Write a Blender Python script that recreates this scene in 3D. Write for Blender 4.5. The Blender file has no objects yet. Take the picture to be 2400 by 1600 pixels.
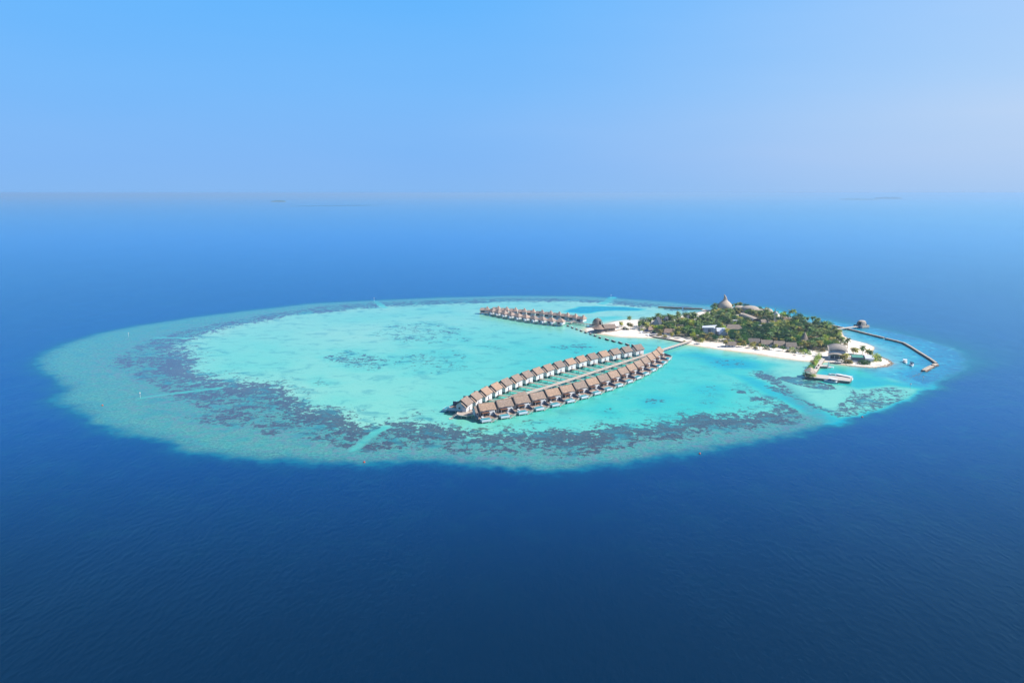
import bpy, bmesh, math, random
import numpy as np
from mathutils import Vector, Matrix, noise as mnoise

random.seed(7)
R = math.radians
scene = bpy.context.scene
col = scene.collection

# ---------------------------------------------------------------- camera
FPX, HORIZON, CAM_H = 1650.0, 452.0, 150.0          # focal length and horizon row for a 2400 x 1600 frame
PITCH = math.atan((800 - HORIZON) / FPX)
cam = bpy.data.cameras.new('camera')
cam.sensor_width = 36.0
cam.lens = FPX / 2400 * 36.0
cam.clip_start = 1.0
cam.clip_end = 500000.0
camo = bpy.data.objects.new('camera', cam)
camo.location = (0, 0, CAM_H)
camo.rotation_euler = (R(90) - PITCH, 0, 0)
col.objects.link(camo)
scene.camera = camo

# ---------------------------------------------------------------- sky, sun, exposure
SUN_EL, SUN_AZ = R(42), R(93)                        # azimuth clockwise from +Y
w = bpy.data.worlds.new('World')
scene.world = w
w.use_nodes = True
wn, wl = w.node_tree.nodes, w.node_tree.links
wn.clear()
sky = wn.new('ShaderNodeTexSky')
sky.sky_type = 'NISHITA'
sky.sun_disc = False
sky.sun_elevation = SUN_EL
sky.sun_rotation = SUN_AZ
sky.altitude = 150
sky.air_density = 1.0
sky.dust_density = 0.6
sky.ozone_density = 3.0

def _lin(r, g, b, k=1.0):
    f = lambda c: (c / 255 / 12.92 if c / 255 <= .04045 else ((c / 255 + .055) / 1.055) ** 2.4) * k
    return (f(r), f(g), f(b), 1)
EXPO = 0.62
SKY_STRENGTH = 0.07
K = 1 / (2 ** EXPO) / SKY_STRENGTH                   # colours below are as the picture shows them
tc = wn.new('ShaderNodeTexCoord')
sx = wn.new('ShaderNodeSeparateXYZ'); wl.new(tc.outputs['Generated'], sx.inputs[0])
def ramp(stops, name):
    n = wn.new('ShaderNodeValToRGB'); e = n.color_ramp.elements
    while len(e) < len(stops): e.new(.5)
    for el, (p, c) in zip(e, stops):
        el.position = p; el.color = c
    wl.new(sx.outputs['Z'], n.inputs[0])
    return n.outputs[0]
away = ramp([(0, _lin(133,184,241)), (.035, _lin(130,184,245)), (.08, _lin(128,186,248)), (.13, _lin(120,186,251)), (.24, _lin(103,183,254)), (.45, _lin(62,146,240))], 'away')
toward = ramp([(0, _lin(178,207,242)), (.05, _lin(200,218,242)), (.09, _lin(204,222,244)), (.13, _lin(192,219,248)), (.24, _lin(180,213,252)), (.45, _lin(90,165,245))], 'toward')
side = wn.new('ShaderNodeMapRange'); side.interpolation_type = 'SMOOTHSTEP'
side.inputs[1].default_value = -.15; side.inputs[2].default_value = 1.0
wl.new(sx.outputs['X'], side.inputs[0])
mx = wn.new('ShaderNodeMix'); mx.data_type = 'RGBA'
wl.new(side.outputs[0], mx.inputs['Factor']); wl.new(away, mx.inputs['A']); wl.new(toward, mx.inputs['B'])
sc = wn.new('ShaderNodeMix'); sc.data_type = 'RGBA'; sc.blend_type = 'MULTIPLY'; sc.clamp_result = False
sc.inputs['Factor'].default_value = 1.0; sc.inputs['B'].default_value = (K, K, K, 1)
wl.new(mx.outputs['Result'], sc.inputs['A'])
hzn = wn.new('ShaderNodeTexNoise'); hzn.inputs['Scale'].default_value = 3.2; hzn.inputs['Detail'].default_value = 5
hmp = wn.new('ShaderNodeMapping'); hmp.inputs['Scale'].default_value = (1, 1, 5)
wl.new(tc.outputs['Generated'], hmp.inputs['Vector']); wl.new(hmp.outputs[0], hzn.inputs['Vector'])
hmr = wn.new('ShaderNodeMapRange'); hmr.inputs[1].default_value = .3; hmr.inputs[2].default_value = .7; hmr.inputs[3].default_value = .965; hmr.inputs[4].default_value = 1.035
wl.new(hzn.outputs[0], hmr.inputs[0])
hsc = wn.new('ShaderNodeVectorMath'); hsc.operation = 'MULTIPLY'
hcb = wn.new('ShaderNodeCombineXYZ'); hcb.inputs[2].default_value = 1.0
wl.new(hmr.outputs[0], hcb.inputs[0])
hmr2 = wn.new('ShaderNodeMapRange'); hmr2.inputs[1].default_value = .3; hmr2.inputs[2].default_value = .7; hmr2.inputs[3].default_value = .99; hmr2.inputs[4].default_value = 1.01
wl.new(hzn.outputs[0], hmr2.inputs[0]); wl.new(hmr2.outputs[0], hcb.inputs[1])
wl.new(sc.outputs['Result'], hsc.inputs[0]); wl.new(hcb.outputs[0], hsc.inputs[1])
hi = wn.new('ShaderNodeMapRange'); hi.interpolation_type = 'SMOOTHSTEP'
hi.inputs[1].default_value = .22; hi.inputs[2].default_value = .75
wl.new(sx.outputs['Z'], hi.inputs[0])
fin = wn.new('ShaderNodeMix'); fin.data_type = 'RGBA'
wl.new(hi.outputs[0], fin.inputs['Factor']); wl.new(hsc.outputs[0], fin.inputs['A']); wl.new(sky.outputs[0], fin.inputs['B'])
bg = wn.new('ShaderNodeBackground')
bg.inputs['Strength'].default_value = SKY_STRENGTH
wo = wn.new('ShaderNodeOutputWorld')
wl.new(fin.outputs['Result'], bg.inputs['Color'])
wl.new(bg.outputs[0], wo.inputs['Surface'])

sun = bpy.data.lights.new('sun', 'SUN')
sun.energy = 4.9
sun.angle = R(0.53)
sun.color = (1.0, 0.965, 0.92)
suno = bpy.data.objects.new('sun', sun)
sd = Vector((math.sin(SUN_AZ) * math.cos(SUN_EL), math.cos(SUN_AZ) * math.cos(SUN_EL), math.sin(SUN_EL)))
suno.rotation_euler = sd.to_track_quat('Z', 'Y').to_euler()
suno.location = (300, 300, 400)
col.objects.link(suno)

scene.view_settings.view_transform = 'Standard'
scene.view_settings.look = 'None'
scene.view_settings.gamma = 1.0
scene.view_settings.exposure = EXPO
scene.view_settings.use_curve_mapping = False
scene.cycles.max_bounces = 6
scene.cycles.diffuse_bounces = 3
scene.cycles.glossy_bounces = 3
scene.cycles.volume_bounces = 0
scene.cycles.use_denoising = True
scene.cycles.caustics_reflective = False
scene.cycles.caustics_refractive = False

# ---------------------------------------------------------------- helpers
def P(u, v, z=0.0):
    """ground position seen at pixel (u, v) of the 2400 x 1600 frame, at height z"""
    x, y = (u - 1200) / FPX, -(v - 800) / FPX
    d = (x, math.cos(PITCH) + y * math.sin(PITCH), -math.sin(PITCH) + y * math.cos(PITCH))
    t = (z - CAM_H) / d[2]
    return Vector((d[0] * t, d[1] * t, z))

def poly(pts):
    return np.array([P(u, v)[:2] for u, v in pts])

def tag(o, label=None, cat=None, group=None, kind=None):
    if label: o['label'] = label
    if cat: o['category'] = cat
    if group: o['group'] = group
    if kind: o['kind'] = kind
    return o

def seg_dist(X, Y, pg, closed=True):
    n = len(pg)
    D = np.full(X.shape, 1e18)
    for i in range(n if closed else n - 1):
        ax, ay = pg[i]; bx, by = pg[(i + 1) % n]
        dx, dy = bx - ax, by - ay
        L = dx * dx + dy * dy + 1e-9
        t = np.clip(((X - ax) * dx + (Y - ay) * dy) / L, 0, 1)
        D = np.minimum(D, (X - ax - t * dx) ** 2 + (Y - ay - t * dy) ** 2)
    return np.sqrt(D)

def inside(X, Y, pg):
    c = np.zeros(X.shape, bool)
    n = len(pg)
    for i in range(n):
        ax, ay = pg[i]; bx, by = pg[(i + 1) % n]
        if ay == by: continue
        m = ((ay > Y) != (by > Y)) & (X < (bx - ax) * (Y - ay) / (by - ay) + ax)
        c ^= m
    return c

def sdf(X, Y, pg):
    """signed distance in metres, positive inside"""
    d = seg_dist(X, Y, pg)
    return np.where(inside(X, Y, pg), d, -d)

def sstep(a, b, x):
    t = np.clip((x - a) / (b - a), 0, 1)
    return t * t * (3 - 2 * t)

def hashn(ix, iy, s):
    h = np.sin(ix * 127.1 + iy * 311.7 + s * 74.7) * 43758.5453
    return h - np.floor(h)

def vnoise(X, Y, scale, seed=0, oct=4):
    out = np.zeros(X.shape); amp, tot = 1.0, 0.0
    f = 1.0 / scale
    for k in range(oct):
        x, y = X * f + 17.3 * k, Y * f - 9.1 * k
        ix, iy = np.floor(x), np.floor(y)
        fx, fy = x - ix, y - iy
        fx = fx * fx * (3 - 2 * fx); fy = fy * fy * (3 - 2 * fy)
        a = hashn(ix, iy, seed + k); b = hashn(ix + 1, iy, seed + k)
        c = hashn(ix, iy + 1, seed + k); d = hashn(ix + 1, iy + 1, seed + k)
        out += amp * ((a * (1 - fx) + b * fx) * (1 - fy) + (c * (1 - fx) + d * fx) * fy)
        tot += amp; amp *= 0.5; f *= 2
    return out / tot

# ---------------------------------------------------------------- outlines, traced in the photograph and laid on the sea level
REEF = poly([(84,853),(86,838),(98,825),(149,805),(226,782),(315,764),(443,744),(570,728.5),(727,710.6),(880,703),(1034,696.6),(1200,692.8),(1360,693.8),(1428,697),(1496,702),(1564,706.7),(1632,713.5),(1680,717),(1760,725),(1841,735),(1899,743),(1960,754),(2070,771),(2135,786),(2176,796),(2240,817),(2274,845),(2261,870),(2219,892),(2176,915),(2147,932),(2057,963),(1981,989),(1930,1001),(1815,1024),(1687,1047),(1600,1064),(1485,1084),(1382,1096),(1280,1104),(1178,1101),(1060,1089),(970,1085),(842,1090),(766,1091),(664,1082),(562,1072),(460,1061),(366,1035),(290,1019),(213,994),(175,961),(131,938),(140,922),(124,899),(116,881),(93,869)])
CORAL_OUT = poly([(246,843),(290,820),(340,797),(417,774),(494,759),(570,744),(660,731),(753,716),(880,708),(1034,701.5),(1200,697),(1360,699),(1496,707),(1632,719),(1700,727),(1760,740),(1800,800),(1900,880),(1960,940),(1917,994),(1790,1014),(1687,1030),(1600,1043),(1485,1053),(1383,1063),(1255,1063),(1102,1063),(1060,1061),(919,1059),(791,1054),(690,1038),(596,1014),(506,989),(455,968),(392,943),(379,912),(302,892)])
CORAL_IN = poly([(392,813),(443,790),(545,759),(600,752),(676,738),(778,729),(880,718),(1034,710.5),(1200,705),(1360,705),(1414,708),(1496,716),(1544,720),(1640,735),(1700,760),(1800,840),(1860,930),(1930,985),(1892,969),(1853,963),(1764,984),(1662,989),(1600,997),(1485,1007),(1331,1015),(1230,1020),(1153,1025),(1060,1014),(1000,1012),(957,993),(868,1003),(779,993),(735,967),(690,947),(638,924),(565,907),(506,892),(417,864),(397,843)])
SHORE = poly([(1368,772),(1376,768),(1390,764.5),(1407,762.5),(1421,758.4),(1441,753),(1466,750),(1496,749.5),(1530,747),(1564,744),(1600,740),(1618,737),(1640,730.5),(1659,727.5),(1690,722),(1730,719),(1780,723),(1830,737),(1870,749),(1905,758),(1937,769),(1962,773.5),(1972,778),(1976,787),(1997,796.6),(2030,804.6),(2050,813),(2044,822),(2046,830),(2063,836),(2086,846),(2091,851.5),(2078,858),(2046,861),(2005,858),(1965,853),(1943,848),(1923,848),(1910,847),(1889,846.6),(1860,843.4),(1821,838),(1766,829),(1700,820.5),(1690,819),(1646,812.6),(1609,807),(1601.6,801.5),(1571,796.5),(1542,791.6),(1530,791.7),(1509,791.7),(1455,789.7),(1407,783),(1387,780),(1373,777)])
def pz(x0, y0, s, pts): return poly([(x0 + a * s, y0 + b * s) for a, b in pts])
S4 = .2551
POOL_FAR = poly([(1320,729.5),(1358,719),(1401,717.5),(1469,719.6),(1514,724.4),(1496,727.8),(1441,727.8),(1400,730),(1380,734),(1360,734),(1332,732)])
POOL_BEACH = pz(1560, 800, S4, [(40,115),(300,85),(600,140),(850,175),(1010,215),(900,262),(700,275),(560,262),(420,215),(250,160),(60,140)])
HARBOUR = pz(1560, 800, S4, [(1385,300),(1450,235),(1560,215),(1700,235),(1850,255),(1930,270),(2010,325),(2110,370),(2300,385),(2450,395),(2600,420),(2600,450),(2352,440),(2230,425),(2060,405),(1920,420),(1780,440),(1640,405),(1560,395),(1440,380),(1400,330)])
CHANNEL = pz(1560, 800, S4, [(600,300),(800,330),(950,400),(1150,490),(1300,560),(1450,640),(1600,700),(1750,755),(1600,800),(1450,760),(1300,660),(1150,600),(1000,520),(850,440),(720,360)])
SMUDGE = poly([(1380,748),(1410,743),(1445,742),(1470,746),(1440,752),(1400,754)])
PATCHES = [pz(1560, 800, S4, q) for q in (
    [(1010,335),(1110,318),(1250,325),(1400,360),(1530,400),(1560,430),(1500,445),(1340,430),(1180,395),(1060,355)],
    [(890,400),(1000,400),(1150,460),(1300,540),(1450,600),(1600,650),(1700,690),(1580,700),(1400,640),(1230,550),(1050,480),(920,430)],
    [(630,465),(690,447),(735,462),(720,480),(650,480)],
    [(755,520),(830,508),(900,525),(980,545),(880,545),(780,545)],
    [(955,580),(1010,578),(1070,600),(1010,605)],
    [(1700,440),(1850,440),(2060,415),(2200,430),(2280,480),(2150,560),(1950,640),(1780,690),(1640,690),(1540,640),(1600,560),(1660,500)])]
MEADOWS = [(poly(q), s) for q, s in (
    ([(900,760),(1010,752),(1090,770),(1100,800),(1000,810),(930,800),(870,785)], .47),
    ([(755,822),(830,815),(900,830),(960,850),(880,870),(800,865),(770,845)], .51),
    ([(1110,812),(1150,806),(1190,813),(1150,818)], .62),
    ([(960,820),(1060,822),(1130,850),(1060,880),(960,880),(900,850)], .44),
    ([(720,880),(760,876),(780,900),(740,905)], .52),
    ([(1380,800),(1340,805),(1300,812),(1350,830),(1390,822)], .5),
    ([(1500,935),(1540,930),(1570,945),(1520,955)], .5),
    ([(1400,960),(1430,950),(1450,960),(1420,970)], .5),
    ([(1630,905),(1690,900),(1700,945),(1640,950)], .42),
    ([(1655,832),(1730,840),(1750,862),(1700,872),(1650,850)], .5))]
CUTS = [(poly([(329,933),(380,925),(514,909)]), 3.0), (poly([(366,791),(442,792)]), 3.5), (poly([(826,1055),(868,1022),(905,1000)]), 3.4), (poly([(880,706),(903,721)]), 5), (poly([(1436,697),(1426,706),(1410,712)]), 8)]

# ---------------------------------------------------------------- sea: one sheet, fine over the reef, wide steps to the horizon
def axis(lo, hi, step, far, g=1.22):
    a = list(np.arange(lo, hi + step, step))
    s, x = step, a[-1]
    while x < far:
        s *= g; x += s; a.append(x)
    s, x = step, lo
    out = []
    while x > -far:
        s *= g; x -= s; out.append(x)
    return np.array(out[::-1] + a)

xs = axis(-470, 470, 2.2, 160000)
ys = axis(330, 1080, 2.2, 160000)
X, Y = np.meshgrid(xs, ys)
wob = (vnoise(X, Y, 60, 3) - .5) * 22 + (vnoise(X, Y, 14, 5) - .5) * 12
wob2 = (vnoise(X, Y, 45, 13) - .5) * 34 + (vnoise(X, Y, 14, 15) - .5) * 16
north = sstep(600, 800, Y)                       # the band is narrow along the far rim
near = (np.abs(X) < 700) & (Y > 200) & (Y < 1500)
def field(pg):
    out = np.full(X.shape, -500.0)
    out[near] = sdf(X[near], Y[near], pg)
    return out
f_reef = field(REEF) + (wob * .55 + (vnoise(X, Y, 7, 91, 3) - .5) * 9) * (1 - .65 * north)
f_out = field(CORAL_OUT) + wob2 * (1 - .7 * north)
f_in = field(CORAL_IN) + wob2 * (1 - .6 * north)
f_shore = field(SHORE)
softn = 6 + 22 * sstep(200, 380, X) * sstep(560, 640, Y)
east = sstep(300, 350, X) * sstep(560, 640, Y) * (f_shore < 0)
dep = np.where(f_reef < 0, 1.0 - .22 * np.exp(np.clip(f_reef, -400, 0) / softn), .78 - .42 * sstep(0, 22, f_reef))
flat = sstep(-1, 9, f_reef)
inner = sstep(-16, 16, f_in)
dep = np.where(f_reef > 0, dep * (1 - inner) + inner * .2, dep)
sand_var = vnoise(X, Y, 150, 21, 4)
lag = .15 + .22 * (sand_var - .35) + .17 * sstep(-120, 40, X) * (1 - sstep(620, 800, Y))
dep = dep * (1 - inner) + inner * lag
edge_in = 1 - sstep(0, 45, f_in)
dep -= inner * edge_in * .05
coral = sstep(-14, 10, f_out) * (1 - sstep(-12, 18, f_in)) * .57 + sstep(-30, -10, f_out) * (1 - sstep(-10, 0, f_out)) * .25
coral += (1 - sstep(0, 75, f_in)) * sstep(-16, 10, f_in) * (.57 - .14 * north)
coral *= sstep(4, 16, f_reef)
scat = inner * .17
coral = np.maximum(coral, scat)
EASTN = poly([(1680,712),(1841,733),(1960,752),(2070,769),(2176,794),(2242,816),(2276,845),(2262,871),(2222,893),(2176,906),(2110,897),(2060,884),(2010,866),(1980,845),(1900,760),(1760,735)])
EASTS = poly([(1700,735),(1900,760),(2010,850),(2110,888),(2230,890),(2176,915),(2147,934),(2057,966),(1981,992),(1945,990),(1880,930),(1820,880),(1770,840),(1740,810)])
eastblue = sstep(-8, 8, field(EASTN) + (vnoise(X, Y, 20, 35) - .5) * 14) * sstep(-2, 8, f_reef)
easts = sstep(-10, 10, field(EASTS)) * sstep(-2, 8, f_reef)
dep = dep * (1 - easts) + easts * .22
coral = coral * (1 - easts) + easts * .16
dep = dep * (1 - eastblue) + eastblue * (.49 + .30 * (vnoise(X, Y, 28, 33) - .5) + .24 * (1 - sstep(0, 60, f_reef)) * (X > 330) )
coral = coral * (1 - eastblue) + eastblue * .40
shore_f = np.exp(np.clip(f_shore, -400, 0) / 13.0)
westsand = np.exp(-((X - 95) ** 2 / 1400 + (Y - 745) ** 2 / 300))
for pg, dv, sf, cd in ((POOL_FAR, .60, 5, .1), (POOL_BEACH, .50, 16, .2), (HARBOUR, .50, 5, .05), (CHANNEL, .50, 6, .12), (SMUDGE, .42, 8, .1)):
    m = sstep(-sf, sf, field(pg) + (vnoise(X, Y, 18, 41) - .5) * sf * 1.2) * sstep(-16, 6, f_reef)
    dep = dep * (1 - m) + dv * m
    coral = coral * (1 - m) + cd * m
for k, pg in enumerate(PATCHES):
    m = sstep(-3.5, 2.5, field(pg) + (vnoise(X, Y, 14, 51) - .5) * 5)
    coral = np.maximum(coral, m * ((.72, .62, .85, .8, .8)[k] if k < 5 else .58))
    if k == 5: dep = dep * (1 - m) + (dep * .4 + .16) * m
for pg, s in MEADOWS:
    m = sstep(-14, 10, field(pg) + (vnoise(X, Y, 22, 61) - .5) * 26)
    coral = np.maximum(coral, m * s)
    dep = dep + m * .06
for pg, wd in CUTS:
    d = np.full(X.shape, 900.0); d[near] = seg_dist(X[near], Y[near], pg, False)
    m = 1 - sstep(wd * .3, wd * 1.15, d + (vnoise(X, Y, 6, 95, 2) - .5) * wd * .8)
    coral = coral * (1 - m)
    dep = dep * (1 - m * .8) + .36 * m * .8
    flat = flat * (1 - m * .55)
dep = dep * (1 - shore_f) + (.0) * shore_f
coral *= 1 - sstep(.25, .55, shore_f)
dep = np.clip(dep, 0, 1)
flatness = flat * (1 - sstep(-14, 6, f_in)) * (1 - eastblue) * (1 - easts)
eastb = eastblue
rim = np.clip(.12 + .95 * np.exp(-np.abs(f_out) / 30.0), 0, 1)

def grid_mesh(name, X, Y, Z, attrs, keep=None):
    ny, nx = X.shape
    idx = np.arange(nx * ny).reshape(ny, nx)
    q = np.stack([idx[:-1, :-1], idx[:-1, 1:], idx[1:, 1:], idx[1:, :-1]], -1).reshape(-1, 4)
    if keep is not None:
        kq = (keep[:-1, :-1] | keep[:-1, 1:] | keep[1:, 1:] | keep[1:, :-1]).reshape(-1)
        q = q[kq]
        used = np.unique(q)
        remap = np.full(nx * ny, -1); remap[used] = np.arange(len(used))
        q = remap[q]
    else:
        used = np.arange(nx * ny)
    co = np.stack([X.ravel()[used], Y.ravel()[used], Z.ravel()[used]], -1)
    me = bpy.data.meshes.new(name)
    me.vertices.add(len(co)); me.vertices.foreach_set('co', co.ravel())
    me.loops.add(q.size); me.loops.foreach_set('vertex_index', q.ravel().astype(np.int32))
    me.polygons.add(len(q))
    me.polygons.foreach_set('loop_start', np.arange(0, q.size, 4, dtype=np.int32))
    me.polygons.foreach_set('loop_total', np.full(len(q), 4, dtype=np.int32))
    me.polygons.foreach_set('use_smooth', np.ones(len(q), bool))
    me.update(); me.validate()
    for k, v in attrs.items():
        at = me.attributes.new(k, 'FLOAT', 'POINT')
        at.data.foreach_set('value', v.ravel()[used].astype(np.float32))
    return me

# ---------------------------------------------------------------- materials
class NT:
    """thin wrapper to write node trees quickly"""
    def __init__(s, name):
        s.m = bpy.data.materials.new(name); s.m.use_nodes = True
        s.n, s.l = s.m.node_tree.nodes, s.m.node_tree.links
        s.n.clear()
        s.out = s.n.new('ShaderNodeOutputMaterial')
        s.b = s.n.new('ShaderNodeBsdfPrincipled')
        s.l.new(s.b.outputs[0], s.out.inputs['Surface'])
    def node(s, t, **kw):
        n = s.n.new(t)
        for k, v in kw.items():
            if k.startswith('i_'): s.set(n.inputs[k[2:].replace('_', ' ')], v)
            else: setattr(n, k, v)
        return n
    def set(s, sock, v):
        if isinstance(v, bpy.types.NodeSocket): s.l.new(v, sock)
        else: sock.default_value = v
    def math(s, op, a, b=0.0, c=None, clamp=False):
        n = s.n.new('ShaderNodeMath'); n.operation = op; n.use_clamp = clamp
        s.set(n.inputs[0], a); s.set(n.inputs[1], b)
        if c is not None: s.set(n.inputs[2], c)
        return n.outputs[0]
    def mix(s, f, a, b, mode='MIX'):
        n = s.n.new('ShaderNodeMix'); n.data_type = 'RGBA'; n.blend_type = mode
        s.set(n.inputs['Factor'], f)
        for k, v in (('A', a), ('B', b)):
            s.set(n.inputs[k], v if isinstance(v, bpy.types.NodeSocket) else (*v[:3], 1))
        return n.outputs['Result']
    def ramp(s, f, stops, interp='LINEAR'):
        n = s.n.new('ShaderNodeValToRGB'); n.color_ramp.interpolation = interp
        e = n.color_ramp.elements
        while len(e) < len(stops): e.new(.5)
        for el, (p, c) in zip(e, stops):
            el.position = p; el.color = (*(c if isinstance(c, (tuple, list)) else (c, c, c))[:3], 1)
        s.set(n.inputs[0], f)
        return n.outputs[0]
    def rng(s, v, a, b, c=0.0, d=1.0):
        n = s.n.new('ShaderNodeMapRange'); n.interpolation_type = 'SMOOTHSTEP'
        s.set(n.inputs[0], v)
        for i, x in enumerate((a, b, c, d)): s.set(n.inputs[i + 1], x)
        return n.outputs[0]
    def noise(s, scale, detail=4.0, rough=.55, vec=None, dist=0.0):
        n = s.n.new('ShaderNodeTexNoise')
        n.inputs['Scale'].default_value = scale; n.inputs['Detail'].default_value = detail
        n.inputs['Roughness'].default_value = rough; n.inputs['Distortion'].default_value = dist
        s.set(n.inputs['Vector'], vec if vec is not None else s.pos())
        return n.outputs[0]
    def pos(s):
        return s.node('ShaderNodeNewGeometry').outputs['Position']
    def mapv(s, vec, scale=(1, 1, 1), rot=0.0):
        n = s.node('ShaderNodeMapping'); s.set(n.inputs['Vector'], vec)
        n.inputs['Scale'].default_value = scale; n.inputs['Rotation'].default_value = (0, 0, rot)
        return n.outputs[0]
    def attr(s, name):
        n = s.node('ShaderNodeAttribute'); n.attribute_name = name
        return n.outputs['Fac']
    def bump(s, h, strength, dist, to=None):
        n = s.node('ShaderNodeBump'); n.inputs['Strength'].default_value = strength
        n.inputs['Distance'].default_value = dist
        s.set(n.inputs['Height'], h)
        s.l.new(n.outputs[0], (to or s.b).inputs['Normal'])
    def base(s, c, rough=.7, spec=.3):
        s.set(s.b.inputs['Base Color'], c if isinstance(c, bpy.types.NodeSocket) else (*c, 1))
        s.set(s.b.inputs['Roughness'], rough)
        s.set(s.b.inputs['Specular IOR Level'], spec)

def srgb(r, g, b, k=1.0):
    f = lambda c: (c / 255 / 12.92 if c / 255 <= .04045 else ((c / 255 + .055) / 1.055) ** 2.4) * k
    return (f(r), f(g), f(b))

def water_material():
    t = NT('sea_water')
    dp, co, fl, eb = t.attr('depth'), t.attr('coral'), t.attr('flat'), t.attr('east')
    pos = t.pos()
    # uneven depth
    n1 = t.noise(.035, 6, .6, pos)
    n2 = t.noise(.22, 5, .65, pos)
    dd = t.math('ADD', dp, t.math('MULTIPLY', t.math('SUBTRACT', n1, .5), t.rng(dp, .1, .4, .05, .16)))
    dd = t.math('ADD', dd, t.math('MULTIPLY', t.math('SUBTRACT', n2, .5), t.math('MULTIPLY', t.rng(dp, .35, .72, .04, .34), t.rng(dp, .88, .985, 1, 0))))
    c = t.ramp(dd, [(0.0, WC[0]), (.10, WC[1]), (.24, WC[2]), (.40, WC[3]), (.55, WC[4]), (.70, WC[5]), (.84, WC[6]), (1.0, WC[7])])
    # outer reef flat: grey-green rubble with streaks
    fn = t.noise(.5, 6, .75, t.mapv(pos, (1, 1, 1)))
    fn2 = t.noise(.09, 5, .6, pos)
    fcol = t.mix(t.rng(fn, .35, .65), WF[0], WF[1])
    fcol = t.mix(t.rng(fn2, .35, .68), fcol, t.mix(.5, fcol, WF[2]))
    fcol = t.mix(t.math('MULTIPLY', t.rng(t.noise(.16, 7, .7, pos), .42, .66), t.attr('rim')), fcol, srgb(108, 110, 128))
    c = t.mix(t.math('MULTIPLY', fl, .8), c, fcol)
    # coral heads
    cn = t.math('ADD', t.math('MULTIPLY', t.noise(.125, 10, .68, pos, .2), .72), t.math('MULTIPLY', t.noise(.028, 4, .5, pos), .28))
    cn2 = t.noise(.34, 5, .6, pos, .3)
    cnn = t.math('ADD', t.math('MULTIPLY', cn, .64), t.math('MULTIPLY', cn2, .36))
    thr = t.math('SUBTRACT', .680, t.math('MULTIPLY', co, .325))
    mask = t.rng(t.math('SUBTRACT', cnn, thr), -.006, .02)
    cc = t.mix(t.rng(t.noise(.6, 4, .7, pos), .38, .62), WK[0], WK[1])
    cc = t.mix(t.rng(t.noise(.5, 4, .7, pos), .52, .68, 0, .6), cc, WK[2])
    pxs = t.node('ShaderNodeSeparateXYZ'); t.l.new(pos, pxs.inputs[0])
    cc = t.mix(t.rng(pxs.outputs['X'], -60, -330, 0, .55), cc, srgb(92, 84, 112))
    fadein = t.rng(co, .14, .6, .42, .90)
    deepf = t.rng(dd, .42, .85, 1.0, .35)
    c = t.mix(t.math('MULTIPLY', t.math('MULTIPLY', mask, fadein), deepf), c, cc)
    sp = t.noise(.28, 5, .6, t.mapv(pos, (1, 1.6, 1)))
    spm = t.math('MULTIPLY', t.rng(sp, .635, .68, 0, .6), t.math('MULTIPLY', t.rng(co, .08, .2), t.rng(dd, .5, .7, 1, 0)))
    c = t.mix(spm, c, srgb(52, 110, 116))
    sm = t.math('MULTIPLY', t.rng(t.noise(.05, 7, .68, t.mapv(pos, (1, 1.3, 1), .4), .6), .50, .66, 0, .38), t.rng(dd, .3, .55, 1, .25))
    sm = t.math('MULTIPLY', sm, t.rng(co, .2, .45, 1.0, 1.9))
    c = t.mix(sm, c, srgb(44, 132, 140))
    em = t.noise(.11, 8, .7, pos)
    c = t.mix(t.math('MULTIPLY', eb, .40), c, WE)
    c = t.mix(t.math('MULTIPLY', eb, t.rng(em, .46, .64, 0, .45)), c, srgb(70, 96, 124))
    c = t.mix(t.math('MULTIPLY', eb, t.rng(em, .45, .32, 0, .5)), c, srgb(110, 200, 200))
    # open water: haze and sky-reflection brightening painted into the colour, dark near, light far
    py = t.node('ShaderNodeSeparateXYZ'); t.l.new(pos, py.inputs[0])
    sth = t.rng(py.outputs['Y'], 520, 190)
    c = t.mix(t.math('MULTIPLY', t.rng(py.outputs['Y'], 800, 2600), t.rng(dd, .82, .98)), c, WFAR_HAZED)
    c = t.mix(t.math('MULTIPLY', sth, t.rng(dd, .82, .98)), c, WNEAR_DIM)
    c = t.mix(1.0, c, (.87, .87, .87), 'MULTIPLY')
    t.n.remove(t.b)
    dif = t.node('ShaderNodeBsdfDiffuse'); t.set(dif.inputs['Color'], c)
    glo = t.node('ShaderNodeBsdfAnisotropic'); glo.inputs['Color'].default_value = GLO; glo.inputs['Roughness'].default_value = .2
    fre = t.node('ShaderNodeFresnel'); fre.inputs['IOR'].default_value = 1.33
    ms = t.node('ShaderNodeMixShader')
    t.l.new(fre.outputs[0], ms.inputs[0]); t.l.new(dif.outputs[0], ms.inputs[1]); t.l.new(glo.outputs[0], ms.inputs[2])
    t.l.new(ms.outputs[0], t.out.inputs['Surface'])
    wv = t.mapv(pos, (1, .45, 1), R(22))
    h = t.math('ADD', t.noise(.5, 5, .65, wv), t.math('MULTIPLY', t.noise(.07, 3, .5, wv), .9))
    rip = t.math('MULTIPLY', t.rng(dd, .3, .95, .35, 1.0), t.rng(t.noise(.006, 4, .6, t.mapv(pos, (1, .4, 1), .5)), .35, .65, .55, 1.4))
    n = t.node('ShaderNodeBump'); n.inputs['Distance'].default_value = WAVE
    t.set(n.inputs['Strength'], rip); t.set(n.inputs['Height'], h)
    for s in (glo, fre): t.l.new(n.outputs[0], s.inputs['Normal'])
    return t.m
GLO = (.52, .92, 1.0, 1)
WNEAR_DIM = srgb(0,34,62)  # same open water, darkened towards the camera as painted light falloff
WFAR_HAZED = srgb(0,88,182)  # same open water, with distance haze and sky sheen painted in
WAVE = .28
WC = [srgb(208,206,164), srgb(150,202,176), srgb(114,196,174), srgb(62,184,170), srgb(0,158,172), srgb(12,116,136), srgb(4,86,120), srgb(0,66,132)]
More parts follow.
